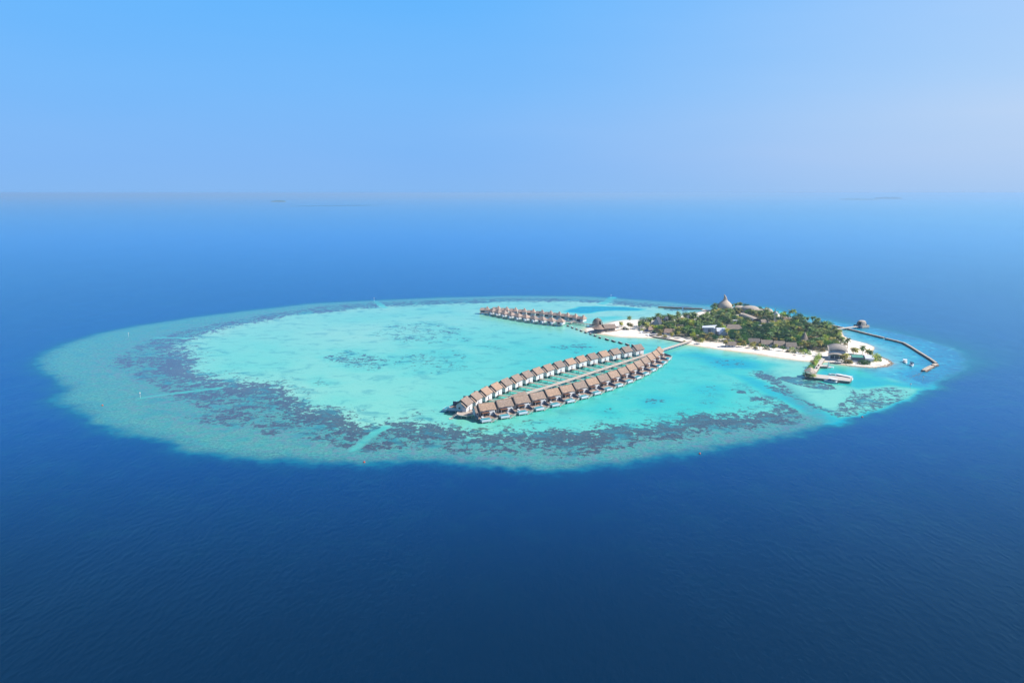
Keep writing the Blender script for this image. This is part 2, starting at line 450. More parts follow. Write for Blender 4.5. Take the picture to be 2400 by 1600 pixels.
WF = [srgb(56,98,96), srgb(100,162,144), srgb(40,132,136)]
WK = [srgb(50,54,70), srgb(76,80,88), srgb(116,90,74)]
WE = srgb(50,120,185)

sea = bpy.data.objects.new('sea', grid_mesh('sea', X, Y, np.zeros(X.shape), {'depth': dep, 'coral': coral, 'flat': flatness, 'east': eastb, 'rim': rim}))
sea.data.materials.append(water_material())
col.objects.link(sea); tag(sea, kind='structure')

# ---------------------------------------------------------------- haze
hz = NT('haze_air')
hz.n.remove(hz.b)
pv = hz.node('ShaderNodeVolumePrincipled')
pv.inputs['Color'].default_value = (.42, .69, 1.0, 1)
pv.inputs['Density'].default_value = 8.5e-5
pv.inputs['Anisotropy'].default_value = 0.15
hz.l.new(pv.outputs[0], hz.out.inputs['Volume'])
bm = bmesh.new()
bmesh.ops.create_cube(bm, size=1.0)
for v in bm.verts:
    v.co = Vector((v.co.x * 400000, v.co.y * 400000, CAM_H + 2 if v.co.z > 0 else -4))
me = bpy.data.meshes.new('haze'); bm.to_mesh(me); bm.free()
me.materials.append(hz.m)
haze = bpy.data.objects.new('haze', me); col.objects.link(haze); tag(haze, kind='stuff')

# ---------------------------------------------------------------- the island's sand
xi = np.arange(80, 480, 2.0); yi = np.arange(570, 960, 2.0)
IX, IY = np.meshgrid(xi, yi)
ISD = sdf(IX, IY, SHORE)
ISD = ISD + (vnoise(IX, IY, 16, 71) - .5) * 3.0
IZ = np.where(ISD > 0, 1.7 * (1 - np.exp(-ISD / 9.0)), ISD * .12) + (vnoise(IX, IY, 22, 73) - .5) * .25 * sstep(2, 12, ISD)
FOREST = poly([(1492,770),(1500,779),(1520,784),(1560,786),(1600,794),(1640,804),(1700,808),(1760,816),(1800,818),(1830,819),(1870,825),(1900,828),(1925,832),(1950,824),(1985,812),(1982,802),(1962,786),(1942,774),(1920,768),(1895,760),(1870,754),(1830,745),(1780,735),(1730,728),(1690,726),(1672,732),(1676,744),(1640,752),(1600,752),(1560,754),(1520,762)])
SPIT = poly([(2008,826),(2030,828),(2055,834),(2064,842),(2050,846),(2010,846),(1990,842)])
IV = np.clip(np.maximum(sstep(-3, 9, sdf(IX, IY, FOREST) + (vnoise(IX, IY, 12, 77) - .5) * 10), .0), 0, 1)
IW = 1 - sstep(0.2, 3.5, ISD)
def ground_z(x, y):
    i = min(max(int((x - 80) / 2.0), 0), IX.shape[1] - 1); j = min(max(int((y - 570) / 2.0), 0), IX.shape[0] - 1)
    return float(IZ[j, i])
def sand_material():
    t = NT('coral_sand')
    pos = t.pos()
    n = t.noise(.12, 6, .6, pos)
    c = t.mix(t.rng(n, .35, .7), srgb(236,226,214), srgb(214,198,180))
    wet = t.attr('wet')
    c = t.mix(t.math('MULTIPLY', wet, .75), c, srgb(176,152,122))
    veg = t.attr('veg')
    lit = t.mix(t.rng(t.noise(.25, 5, .6, pos), .4, .6), srgb(120,104,84), srgb(70,78,48))
    f = t.math('MULTIPLY', veg, t.rng(t.noise(.09, 4, .6, pos), .36, .52, .25, 1.0))
    c = t.mix(f, c, lit)
    t.base(c, .9, .1)
    t.bump(t.noise(.8, 4, .6, pos), .35, .3)
    return t.m
sand = bpy.data.objects.new('sand', grid_mesh('sand', IX, IY, IZ, {'wet': IW, 'veg': IV}, keep=ISD > -7))
sand.data.materials.append(sand_material())
col.objects.link(sand); tag(sand, kind='structure')

# ---------------------------------------------------------------- surface materials
def mat_simple(name, c, rough=.7, spec=.3, var=.12, scale=.6, bump=0.0):
    t = NT(name)
    tco = t.node('ShaderNodeTexCoord').outputs['Object']
    oi = t.node('ShaderNodeObjectInfo').outputs['Random']
    n = t.noise(scale, 5, .6, tco)
    f = t.math('ADD', t.math('MULTIPLY', t.math('SUBTRACT', n, .5), var * 2.4), t.math('MULTIPLY', t.math('SUBTRACT', oi, .5), var))
    v = t.math('ADD', 1.0, f)
    cc = t.node('ShaderNodeHueSaturation'); t.set(cc.inputs['Value'], v); cc.inputs['Color'].default_value = (*c, 1)
    t.base(cc.outputs[0], rough, spec)
    if bump: t.bump(n, bump, .1)
    return t.m

def mat_thatch(name, c1, c2, c3):
    t = NT(name)
    tco = t.node('ShaderNodeTexCoord').outputs['Object']
    oi = t.node('ShaderNodeObjectInfo').outputs['Random']
    n1 = t.noise(.9, 7, .75, t.mapv(tco, (.5, 1, 1)))
    n2 = t.noise(2.6, 4, .7, t.mapv(tco, (1, .3, .3)))
    c = t.mix(t.rng(n1, .34, .66), c1, c2)
    c = t.mix(t.math('MULTIPLY', t.rng(n2, .44, .62), .75), c, c3)
    h = t.node('ShaderNodeHueSaturation'); t.set(h.inputs['Color'], c)
    t.set(h.inputs['Value'], t.math('ADD', .78, t.math('MULTIPLY', oi, .42)))
    t.set(h.inputs['Saturation'], t.math('ADD', .75, t.math('MULTIPLY', oi, .4)))
    t.base(h.outputs[0], .95, .05)
    t.bump(t.math('ADD', n1, n2), .8, .12)
    return t.m

M = dict(
    thatch=mat_thatch('pinkish_thatch', (.40, .285, .215), (.275, .195, .148), (.16, .12, .095)),
    thatch_grey=mat_thatch('weathered_thatch', (0.299, 0.246, 0.194), (0.220, 0.180, 0.145), (0.141, 0.114, 0.097)),
    thatch_far=mat_thatch('sandy_thatch', (0.405, 0.308, 0.255), (0.317, 0.238, 0.194), (0.211, 0.158, 0.132)),
    shell=mat_thatch('pale_woven_thatch', (.50, .43, .36), (.40, .34, .28), (.29, .24, .20)),
    white=mat_simple('white_plaster', (.60, .60, .60), .8, .2, .05),
    grey=mat_simple('pale_grey_render', (.50, .54, .60), .7, .3, .06),
    slate=mat_simple('slate_screen', (.10, .12, .17), .7, .3, .1),
    wood=mat_simple('teak_deck', (.33, .24, .18), .8, .15, .45, .8),
    plank=mat_simple('weathered_planks', (.44, .36, .30), .85, .1, .12, .5),
    brown=mat_simple('brown_canopy', (.15, .075, .045), .8, .1, .15),
    dark=mat_simple('dark_board', (.075, .062, .058), .7, .3, .1),
    glass=mat_simple('dark_glass', (.03, .045, .06), .08, .6, .05),
    pile=mat_simple('pale_pile', (.56, .50, .44), .8, .15, .15),
    conc=mat_simple('pier_concrete', (.50, .45, .40), .85, .1, .12, .3, .3),
    stone=mat_simple('breakwater_stone', (.22, .165, .125), .9, .1, .25, .5, .5),
    cap=mat_simple('coral_stone_cap', (.50, .42, .335), .9, .1, .15, .4, .4),
    boatw=mat_simple('boat_gelcoat', (.82, .82, .80), .25, .5, .02),
    boatb=mat_simple('boat_blue_trim', (.04, .09, .30), .3, .5, .05),
    navy=mat_simple('navy_canvas', (.012, .02, .05), .8, .1, .1),
    greenroof=mat_simple('green_sheet_roof', (.10, .30, .24), .5, .3, .12),
    sheet=mat_simple('pale_sheet_roof', (.62, .64, .70), .4, .4, .05),
    slateroof=mat_simple('slate_shingles', (.055, .062, .075), .8, .2, .25, .8, .3),
    groyne=mat_simple('dark_geotextile', (.035, .05, .055), .8, .2, .25, .6, .4),
    shorestone=mat_simple('shore_stone', (.34, .26, .18), .9, .1, .3, .5, .3),
    red=mat_simple('red_buoy', (.55, .06, .03), .5, .3, .05),
    trunk=mat_simple('palm_trunk', (.22, .18, .14), .9, .1, .2, 1.5, .3),
    steel=mat_simple('galvanised_steel', (.40, .42, .45), .4, .5, .05),
)
def pool_mat():
    t = NT('pool_water')
    t.base((.01, .25, .29), .1, .5)
    t.b.inputs['IOR'].default_value = 1.33
    t.bump(t.noise(2.0, 3, .5), .15, .1)
    return t.m
M['pool'] = pool_mat()

def leaf_mat(name, c1, c2, c3):
    t = NT(name)
    oi = t.node('ShaderNodeObjectInfo').outputs['Random']
    tco = t.node('ShaderNodeTexCoord').outputs['Object']
    n = t.noise(.9, 4, .7, tco)
    c = t.mix(t.rng(n, .36, .64), c1, c2)
    c = t.mix(t.math('MULTIPLY', t.rng(t.noise(2.4, 3, .6, tco), .5, .7), .5), c, c3)
    h = t.node('ShaderNodeHueSaturation'); t.set(h.inputs['Color'], c)
    t.set(h.inputs['Value'], t.math('ADD', .68, t.math('MULTIPLY', oi, .72)))
    t.set(h.inputs['Hue'], t.math('ADD', .475, t.math('MULTIPLY', oi, .045)))
    t.base(h.outputs[0], .6, .25)
    tr = t.node('ShaderNodeBsdfTranslucent'); t.set(tr.inputs['Color'], h.outputs[0])
    ms = t.node('ShaderNodeMixShader'); ms.inputs[0].default_value = .38
    t.l.new(t.b.outputs[0], ms.inputs[1]); t.l.new(tr.outputs[0], ms.inputs[2]); t.l.new(ms.outputs[0], t.out.inputs['Surface'])
    return t.m
L = dict(
    palm=leaf_mat('palm_fronds', (0.202, 0.264, 0.059), (0.120, 0.195, 0.049), (0.403, 0.346, 0.090)),
    palm_dry=leaf_mat('yellowing_fronds', (0.430, 0.370, 0.075), (0.270, 0.277, 0.064), (0.592, 0.370, 0.115)),
    palm_dark=leaf_mat('deep_green_fronds', (0.095, 0.172, 0.059), (0.147, 0.221, 0.059), (0.243, 0.254, 0.083)),
    broad=leaf_mat('green_leaves', (0.120, 0.242, 0.037), (0.059, 0.139, 0.033), (0.243, 0.323, 0.049)),
    broad_dark=leaf_mat('dark_leaves', (0.054, 0.139, 0.040), (0.032, 0.082, 0.029), (0.107, 0.195, 0.049)),
    broad_lime=leaf_mat('lime_leaves', (0.403, 0.461, 0.049), (0.243, 0.346, 0.040), (0.562, 0.507, 0.083)),
)

# ---------------------------------------------------------------- mesh builder
class MB:
    def __init__(s): s.v, s.f = [], []
    def add(s, vs, fs):
        b = len(s.v); s.v += [tuple(v) for v in vs]; s.f += [tuple(i + b for i in f) for f in fs]; return s
    def box(s, x0, x1, y0, y1, z0, z1, rot=0, piv=(0, 0)):
        vs = [(x, y, z) for z in (z0, z1) for x, y in ((x0, y0), (x1, y0), (x1, y1), (x0, y1))]
        if rot:
            c, n = math.cos(rot), math.sin(rot)
            vs = [(piv[0] + (x - piv[0]) * c - (y - piv[1]) * n, piv[1] + (x - piv[0]) * n + (y - piv[1]) * c, z) for x, y, z in vs]
        return s.add(vs, [(3, 2, 1, 0), (4, 5, 6, 7), (0, 1, 5, 4), (1, 2, 6, 5), (2, 3, 7, 6), (3, 0, 4, 7)])
    def hexa(s, p):
        """8 points: bottom ring then top ring"""
        return s.add(p, [(3, 2, 1, 0), (4, 5, 6, 7), (0, 1, 5, 4), (1, 2, 6, 5), (2, 3, 7, 6), (3, 0, 4, 7)])
    def tube(s, pts, rad, n=6, cap=True):
        pts = [Vector(p) for p in pts]
        rad = rad if isinstance(rad, (list, tuple)) else [rad] * len(pts)
        base = len(s.v)
        for i, p in enumerate(pts):
            d = (pts[min(i + 1, len(pts) - 1)] - pts[max(i - 1, 0)]).normalized()
            a = d.orthogonal().normalized() if abs(d.z) < .9 else Vector((1, 0, 0)); a = (a - d * a.dot(d)).normalized()
            b = d.cross(a)
            for k in range(n):
                q = p + (a * math.cos(2 * math.pi * k / n) + b * math.sin(2 * math.pi * k / n)) * rad[i]
                s.v.append(tuple(q))
        for i in range(len(pts) - 1):
            for k in range(n):
                k2 = (k + 1) % n
                s.f.append((base + i * n + k, base + i * n + k2, base + (i + 1) * n + k2, base + (i + 1) * n + k))
        if cap:
            s.f.append(tuple(base + k for k in range(n))[::-1])
            s.f.append(tuple(base + (len(pts) - 1) * n + k for k in range(n)))
        return s
    def lathe(s, prof, n=24, sx=1, sy=1, cx=0, cy=0, ribs=0.0, a0=0, a1=2 * math.pi):
        full = abs(a1 - a0 - 2 * math.pi) < 1e-6
        m = n if full else n + 1
        base = len(s.v)
        for r, z in prof:
            for k in range(m):
                a = a0 + (a1 - a0) * k / n
                rr = r * (1 + (ribs if k % 2 else -ribs))
                s.v.append((cx + rr * math.cos(a) * sx, cy + rr * math.sin(a) * sy, z))
        for i in range(len(prof) - 1):
            for k in range(n):
                k2 = (k + 1) % m
                s.f.append((base + i * m + k, base + i * m + k2, base + (i + 1) * m + k2, base + (i + 1) * m + k))
        return s
    def slope(s, x0, x1, ya, za, yb, zb, th=.3, nx=10, ny=5, j=.07, seed=1, xa=None, xb=None):
        """thatched roof plane from line a (eave) to line b (ridge), slightly uneven; xa/xb = x range at the ridge for hips"""
        rr = random.Random(seed)
        base = len(s.v)
        ex = xa if xa is not None else (x0, x1)
        for layer in (0, 1):
            for jx in range(ny + 1):
                f = jx / ny
                a, b = x0 + (ex[0] - x0) * f, x1 + (ex[1] - x1) * f
                for i in range(nx + 1):
                    g = i / nx
                    e = (rr.random() - .5) * 2 * j if layer else 0
                    er = (rr.random() - .5) * j * (3 if jx == 0 else 0)
                    s.v.append((a + (b - a) * g, ya + (yb - ya) * f + er, za + (zb - za) * f + e + (th if layer else 0)))
        w_ = nx + 1; off = w_ * (ny + 1)
        for jx in range(ny):
            for i in range(nx):
                q = (base + jx * w_ + i, base + jx * w_ + i + 1, base + (jx + 1) * w_ + i + 1, base + (jx + 1) * w_ + i)
                s.f.append(tuple(k + off for k in q)); s.f.append(q[::-1])
        for i in range(nx):
            for r0 in (0, ny):
                s.f.append((base + r0 * w_ + i, base + r0 * w_ + i + 1, base + off + r0 * w_ + i + 1, base + off + r0 * w_ + i))
        for r0 in range(ny):
            for c0 in (0, nx):
                s.f.append((base + r0 * w_ + c0, base + (r0 + 1) * w_ + c0, base + off + (r0 + 1) * w_ + c0, base + off + r0 * w_ + c0))
        return s
    def build(s, name, m, parent=None, smooth=False):
        me = bpy.data.meshes.new(name)
        me.from_pydata(s.v, [], s.f); me.validate(); me.update()
        if smooth: me.polygons.foreach_set('use_smooth', [True] * len(me.polygons))
        me.materials.append(m)
        o = bpy.data.objects.new(name, me); col.objects.link(o)
        if parent: o.parent = parent
        return o

def empty(name, loc=(0, 0, 0), rz=0.0):
    o = bpy.data.objects.new(name, None); o.empty_display_size = 1
    o.location = loc; o.rotation_euler = (0, 0, rz); col.objects.link(o)
    return o
KIDS = {}
def part(o, parent):
    o.parent = parent; return o
def copy_tree(root, kids):
    """kids: {object: [children]} of the source thing"""
    r = root.copy(); col.objects.link(r)
    out = []
    def rec(src, dst):
        for ch in kids.get(src, []):
            c = ch.copy(); c.parent = dst; col.objects.link(c); rec(ch, c)
    rec(root, r)
    return r
def kid_map(root):
    mp = {}
    for o in col.objects:
        if o.parent: mp.setdefault(o.parent, []).append(o)
    return mp
ORD = ['first', 'second', 'third', 'fourth', 'fifth', 'sixth', 'seventh', 'eighth', 'ninth', 'tenth', 'eleventh', 'twelfth', 'thirteenth', 'fourteenth', 'fifteenth', 'sixteenth', 'seventeenth', 'eighteenth', 'nineteenth', 'twentieth']
def ordn(i):
    if i < 20: return ORD[i]
    n = i + 1
    return f"{n}{'th' if 10 < n % 100 < 14 else {1:'st',2:'nd',3:'rd'}.get(n % 10, 'th')}"

# ---------------------------------------------------------------- front row: thatched villas with pools, seen from the pool side
def stilts(parent, xs_, ys_, top, r=.2, m='pile', skip=()):
    base = None
    for x in xs_:
        for y in ys_:
            if (x, y) in skip: continue
            mb = MB().tube([(x, y, -1.2), (x, y, top)], r, 6)
            mb.build('stilt', M[m], parent)

def front_villa():
    t = empty('water_villa')
    # house, 2.4 m above the lagoon
    MB().box(2.35, 13.0, 9.2, 15.4, 2.2, 6.3).add([(2.35, 9.2, 6.3), (2.35, 15.4, 6.3), (2.35, 12.3, 9.6), (13, 9.2, 6.3), (13, 15.4, 6.3), (13, 12.3, 9.6)], [(0, 1, 2), (3, 5, 4), (0, 2, 5, 3), (2, 1, 4, 5)]).build('wall', M['white'], t)
    MB().box(-.9, 1.55, 9.6, 15.0, 2.2, 5.5).add([(-.9, 9.6, 5.5), (-.9, 15, 5.5), (-.9, 12.3, 8.2), (1.5, 9.6, 5.5), (1.5, 15, 5.5), (1.5, 12.3, 8.2)], [(0, 1, 2), (0, 2, 5, 3), (2, 1, 4, 5)]).build('side_wing', M['white'], t)
    MB().box(8.6, 12.6, 7.4, 9.15, 2.2, 5.0).build('bath_wing', M['white'], t)
    MB().slope(2.3, 13.7, 8.1, 5.9, 12.3, 9.95, .35, 12, 6, .09, 2).slope(2.3, 13.7, 16.5, 5.9, 12.3, 9.95, .35, 12, 5, .09, 3).build('roof', M['thatch'], t)
    MB().tube([(2.3, 12.3, 10.25), (4, 12.3, 10.3), (8, 12.3, 10.24), (11, 12.3, 10.3), (13.7, 12.3, 10.25)], .26, 6).build('roof_ridge', M['thatch'], t)
    MB().slope(-1.1, 1.3, 8.6, 4.9, 12.3, 8.6, .3, 3, 5, .06, 4).slope(-1.1, 1.3, 16.0, 4.9, 12.3, 8.6, .3, 3, 4, .06, 5).build('side_roof', M['thatch'], t)
    for y0, y1 in ((8.15, 12.3), (16.4, 12.3)):
        MB().hexa([(1.6, y0, 4.7), (2.28, y0, 4.7), (2.28, y1, 8.8), (1.6, y1, 8.8), (1.6, y0, 6.3), (2.28, y0, 6.3), (2.28, y1, 10.35), (1.6, y1, 10.35)]).build('barge_board', M['dark'], t)
    MB().box(2.6, 7.8, 9.1, 9.17, 2.45, 4.75).build('glass_door', M['glass'], t)
    MB().box(-.7, .9, 9.52, 9.59, 2.6, 4.6).build('window', M['glass'], t)
    MB().box(3.0, 8.4, 5.9, 9.1, 4.85, 5.0).build('canopy', M['brown'], t)
    for x in (3.2, 8.2):
        MB().box(x - .08, x + .08, 6.0, 6.16, 2.5, 4.85).build('canopy_post', M['white'], t)
    MB().box(-1.0, 11.1, 3.85, 15.6, 2.2, 2.42).box(6.9, 11.1, 1.0, 3.8, 2.2, 2.42).build('deck', M['wood'], t)
    pl = MB().box(0, 6.8, 0, .22, 1.0, 2.55).box(0, 6.8, 3.58, 3.8, 1.0, 2.55).box(0, .22, .22, 3.58, 1.0, 2.55).box(6.58, 6.8, .22, 3.58, 1.0, 2.55).box(.22, 6.58, .22, 3.58, 1.0, 1.2).build('pool', M['grey'], t)
    MB().box(.23, 6.57, .23, 3.57, 1.25, 2.47).build('pool_water', M['pool'], pl)
    MB().hexa([(11.15, 1.0, 2.1), (11.35, 1.0, 2.1), (11.35, 7.3, 2.1), (11.15, 7.3, 2.1), (11.15, 1.0, 3.7), (11.35, 1.0, 3.7), (11.35, 7.3, 5.0), (11.15, 7.3, 5.0)]).build('privacy_wall', M['slate'], t)
    st = MB()
    for k in range(7):
        x = 10.2 - k * .55
        st.box(x - .55, x, -.35, .85, 2.35 - k * .3 - .12, 2.35 - k * .3)
    st.box(10.2, 11.35, -.35, .95, 2.2, 2.42)
    st.hexa([(6.3, -.42, .1), (10.3, -.42, 2.0), (10.3, -.34, 2.0), (6.3, -.34, .1), (6.3, -.42, .5), (10.3, -.42, 2.45), (10.3, -.34, 2.45), (6.3, -.34, .5)])
    st.build('stair', M['pile'], t)
    hr = MB().tube([(6.6, -.4, 1.3), (10.2, -.4, 3.3), (11.3, -.4, 3.35), (11.3, .9, 3.35)], .06, 5)
    for x, z in ((6.6, .4), (8.4, 1.4), (10.2, 2.35), (11.3, 2.35)): hr.box(x - .05, x + .05, -.45, -.35, z, z + .98)
    hr.build('handrail', M['pile'], t)
    stilts(t, (.4, 5.0, 10.9), (.5, 5.2, 9.8, 15.0), 2.15, .2)
    return t

def fit(pts, n, deg=3):
    s_ = np.linspace(0, 1, len(pts))
    cx = np.polyfit(s_, [p[0] for p in pts], deg); cy = np.polyfit(s_, [p[1] for p in pts], deg)
    q = np.linspace(0, 1, n)
    xy = np.stack([np.polyval(cx, q), np.polyval(cy, q)], -1)
    d = np.stack([np.polyval(np.polyder(cx), q), np.polyval(np.polyder(cy), q)], -1)
    return [Vector((a, b, 0)) for a, b in xy], [math.atan2(b, a) for a, b in d]

POOLS = [(1138,982),(1183,971.5),(1223,963),(1263,954),(1301,945.5),(1335,937),(1367,927),(1397,917.5),(1425,908),(1450,900),(1472.6,891),(1494,882),(1512,873),(1529,864),(1543,856),(1555,847),(1564.5,839)]
fp, fa = fit([P(u, v, 2.5) for u, v in POOLS], 17)
fv = front_villa()
tag(fv, cat='villa', group='front row of pool villas along the long jetty')
km = kid_map(fv)
ftops = []
for i, (p, a) in enumerate(zip(fp, fa)):
    a = a - R(6) * (1 - i / 16) - R(2)
    tx, nx_ = Vector((math.cos(a), math.sin(a), 0)), Vector((math.sin(a), -math.cos(a), 0))
    o = fv if i == 0 else copy_tree(fv, km)
    org = p - tx * 3.4 + nx_ * 1.9
    o.location = (org.x, org.y, 0); o.rotation_euler = (0, 0, a)
    where = {0: 'first, beside the round deck', 16: 'farthest, nearest the beach'}.get(i, f'{ordn(i)} from the near end')
    o['label'] = f'thatched pool villa in the front row of the near jetty, {where}'
    ftops.append((org, tx, nx_))
    if i == 0:
        MB().hexa([(-1.25, 3.6, 2.1), (-1.05, 3.6, 2.1), (-1.05, 9.4, 2.1), (-1.25, 9.4, 2.1), (-1.25, 3.6, 3.9), (-1.05, 3.6, 3.9), (-1.05, 9.4, 5.2), (-1.25, 9.4, 5.2)]).build('privacy_wall', M['slate'], o)

for i, (org, tx, nx_) in enumerate(ftops[:8]):
    q = org + tx * (7.6 if i % 2 else 2.4) - nx_ * 5.0
    o = empty('daybed', (q.x, q.y, 2.42), math.atan2(tx.y, tx.x) + R(90 + 12 * (i % 3)))
    MB().box(-1.1, 1.1, -.75, .75, .0, .32).build('frame', M['wood'], o)
    MB().box(-1.05, 1.05, -.7, .7, .325, .55).build('mattress', M['white'], o)
    MB().box(.6, 1.05, -.65, .65, .555, .8).build('pillow', M['slate' if i % 2 else 'white'], o)
    tag(o, f'white daybed on the pool deck of the {ordn(i)} front row villa from the near end', 'daybed', 'daybeds on the front row decks')

# ---------------------------------------------------------------- back row of the near jetty
def back_villa():
    t = empty('water_villa')
    MB().box(-4.6, 4.9, -4.2, 3.9, 2.1, 6.7).box(1.2, 4.9, -4.2, -1.5, .9, 2.08).add([(-4.6, -4.2, 6.7), (-4.6, 3.9, 6.7), (-4.6, -.1, 10.0), (4.9, -4.2, 6.7), (4.9, 3.9, 6.7), (4.9, -.1, 10.0)], [(0, 1, 2), (3, 5, 4), (0, 2, 5, 3), (2, 1, 4, 5)]).build('wall', M['white'], t)
    MB().slope(-4.9, 5.5, -5.0, 6.35, 0, 10.25, .35, 10, 6, .09, 12).slope(-4.9, 5.5, 4.8, 6.35, 0, 10.25, .35, 10, 5, .09, 13).build('roof', M['thatch'], t)
    MB().tube([(-4.9, 0, 10.55), (-1, 0, 10.6), (2, 0, 10.53), (5.5, 0, 10.55)], .26, 6).build('roof_ridge', M['thatch'], t)
    for y0 in (-5.0, 4.8):
        MB().hexa([(-5.5, y0, 5.6), (-4.95, y0, 5.6), (-4.95, 0, 9.5), (-5.5, 0, 9.5), (-5.5, y0, 6.75), (-4.95, y0, 6.75), (-4.95, 0, 10.65), (-5.5, 0, 10.65)]).build('barge_board', M['dark'], t)
    MB().slope(-7.0, -5.75, -5.1, 5.3, -.9, 8.55, .28, 2, 5, .04, 14).build('side_roof', M['thatch'], t)
    MB().box(-5.9, -4.65, -4.4, -1.2, 2.1, 5.55).build('porch_wall', M['white'], t)
    dr = MB(); pts = [(x, z) for x, z in ((-.75, 2.4), (.75, 2.4), (.75, 4.2), (.5, 4.7), (0, 4.95), (-.5, 4.7), (-.75, 4.2))]
    dr.add([(x - .6, -4.27, z) for x, z in pts] + [(x - .6, -4.15, z) for x, z in pts], [tuple(range(7))] + [(i, i + 7, (i + 1) % 7 + 7, (i + 1) % 7) for i in range(7)])
    dr.build('door', M['slate'], t)
    MB().box(-4.68, -4.55, .6, 2.1, 3.6, 5.0).build('window', M['glass'], t)
    MB().box(-4.6, 5.0, 3.9, 11.2, 2.2, 2.42).box(-2.0, 1.0, -6.0, -4.25, 2.2, 2.42).build('deck', M['wood'], t)
    MB().box(-4.8, -4.62, 4.0, 11.0, 1.9, 3.9).build('deck_wall', M['grey'], t)
    MB().box(5.05, 5.25, 4.9, 11.0, 1.9, 5.6).build('privacy_wall', M['slate'], t)
    pl = MB().box(-5.0, 1.6, 11.25, 11.47, 1.0, 2.55).box(-5.0, 1.6, 14.0, 14.22, 1.0, 2.55).box(-5.0, -4.78, 11.47, 14.0, 1.0, 2.55).box(1.38, 1.6, 11.47, 14.0, 1.0, 2.55).build('pool', M['grey'], t)
    MB().box(-4.77, 1.37, 11.48, 13.99, 1.1, 2.47).build('pool_water', M['pool'], pl)
    stilts(t, (-4.2, .3, 4.6), (-3.8, .2, 4.6, 9.5, 13.4), 2.1, .2)
    return t
PEAKS = [(1094,928),(1118,916),(1142,905),(1166,894),(1189,885),(1215,876),(1238,868),(1264,859),(1289,852),(1315,845),(1341,838),(1367,832),(1394,826),(1421,821),(1447,816),(1474,811),(1502,806)]
bp, ba = fit([P(u, v, 10.4) for u, v in PEAKS], 17)
bv = back_villa()
tag(bv, cat='villa', group='back row of villas along the long jetty')
km = kid_map(bv)
WALK = [P(u, v, 2.6) for u, v in ((1102, 964.5), (1120, 957), (1200, 930), (1236, 920), (1295, 902), (1343, 886.5), (1510, 832), (1552, 819), (1622, 797))]
def hit_walk(p, d):
    best = None
    for a, b in zip(WALK, WALK[1:]):
        ax, ay, bx, by = a.x, a.y, b.x, b.y
        den = d.x * (by - ay) - d.y * (bx - ax)
        if abs(den) < 1e-6: continue
        t_ = ((ax - p.x) * (by - ay) - (ay - p.y) * (bx - ax)) / den
        s_ = ((ax - p.x) * d.y - (ay - p.y) * d.x) / den
        if -.05 <= s_ <= 1.05 and 1 < t_ < 80 and (best is None or t_ < best): best = t_
    return best

def bridge(name, a, b, width, label, cat, group=None, z=2.4, pile_step=5.0, rail=True, th=.3, mt='plank', pr=.17, pz=-1.2, post_rows=2):
    """a timber footbridge from a to b (2-D) on rows of piles"""
    d = Vector((b.x - a.x, b.y - a.y, 0)); Ln = d.length; ang = math.atan2(d.y, d.x)
    o = empty(name, (a.x, a.y, 0), ang)
    h = width / 2
    MB().box(0, Ln, -h, h, z - th, z).build('deck', M[mt], o)
    if rail:
        for s_ in (-1, 1):
            mb = MB().box(0, Ln, s_ * (h - .08) - .05, s_ * (h - .08) + .05, z + .85, z + .98)
            k = 0.0
            while k < Ln: mb.box(k, k + .1, s_ * (h - .08) - .05, s_ * (h - .08) + .05, z, z + .86); k += 2.5
            mb.build('railing', M['pile'], o)
    n = max(1, int(Ln / pile_step))
    for i in range(n + 1):
        x = min(Ln - .2, .2 + i * (Ln - .4) / n)
        for s_ in ((-1, 1) if post_rows == 2 else (0,)):
            MB().tube([(x, s_ * (h - .25), pz), (x, s_ * (h - .25), z - th - .01)], pr, 6).build('stilt', M['pile'], o)
    if label: tag(o, label, cat, group)
    return o

for i, (p, a) in enumerate(zip(bp, ba)):
    a = a + R(4)
    tx, nx_ = Vector((math.cos(a), math.sin(a), 0)), Vector((math.sin(a), -math.cos(a), 0))
    org = p - tx * 5.2
    o = bv if i == 0 else copy_tree(bv, km)
    o.location = (org.x, org.y, 0); o.rotation_euler = (0, 0, a)
    where = {0: 'first, beside the round deck', 16: 'farthest, nearest the dark barriers'}.get(i, f'{ordn(i)} from the near end')
    o['label'] = f'thatched villa in the back row of the near jetty, {where}'
    st = org + nx_ * 6.05 - tx * .5
    hv = hit_walk(st, nx_)
    if hv and i > 0:
        bridge('villa_bridge', st, st + nx_ * (hv - 1.5), 2.0, f'narrow wooden bridge to the back row villa {ordn(i)} from the near end', 'footbridge', 'narrow bridges to the back row villas', z=2.2, pile_step=4.4, rail=True, post_rows=2, pr=.13)
for i, (org, tx, nx_) in enumerate(ftops):
    st = org - nx_ * 15.7 + tx * 7
    hv = hit_walk(st, -nx_)
    if hv and hv > 2.0:
        bridge('villa_bridge', st, st - nx_ * (hv - 1.5), 2.0, f'short wooden bridge to the front row villa {ordn(i)} from the near end', 'footbridge', 'short bridges to the front row villas', z=2.2, pile_step=4.4, pr=.13)

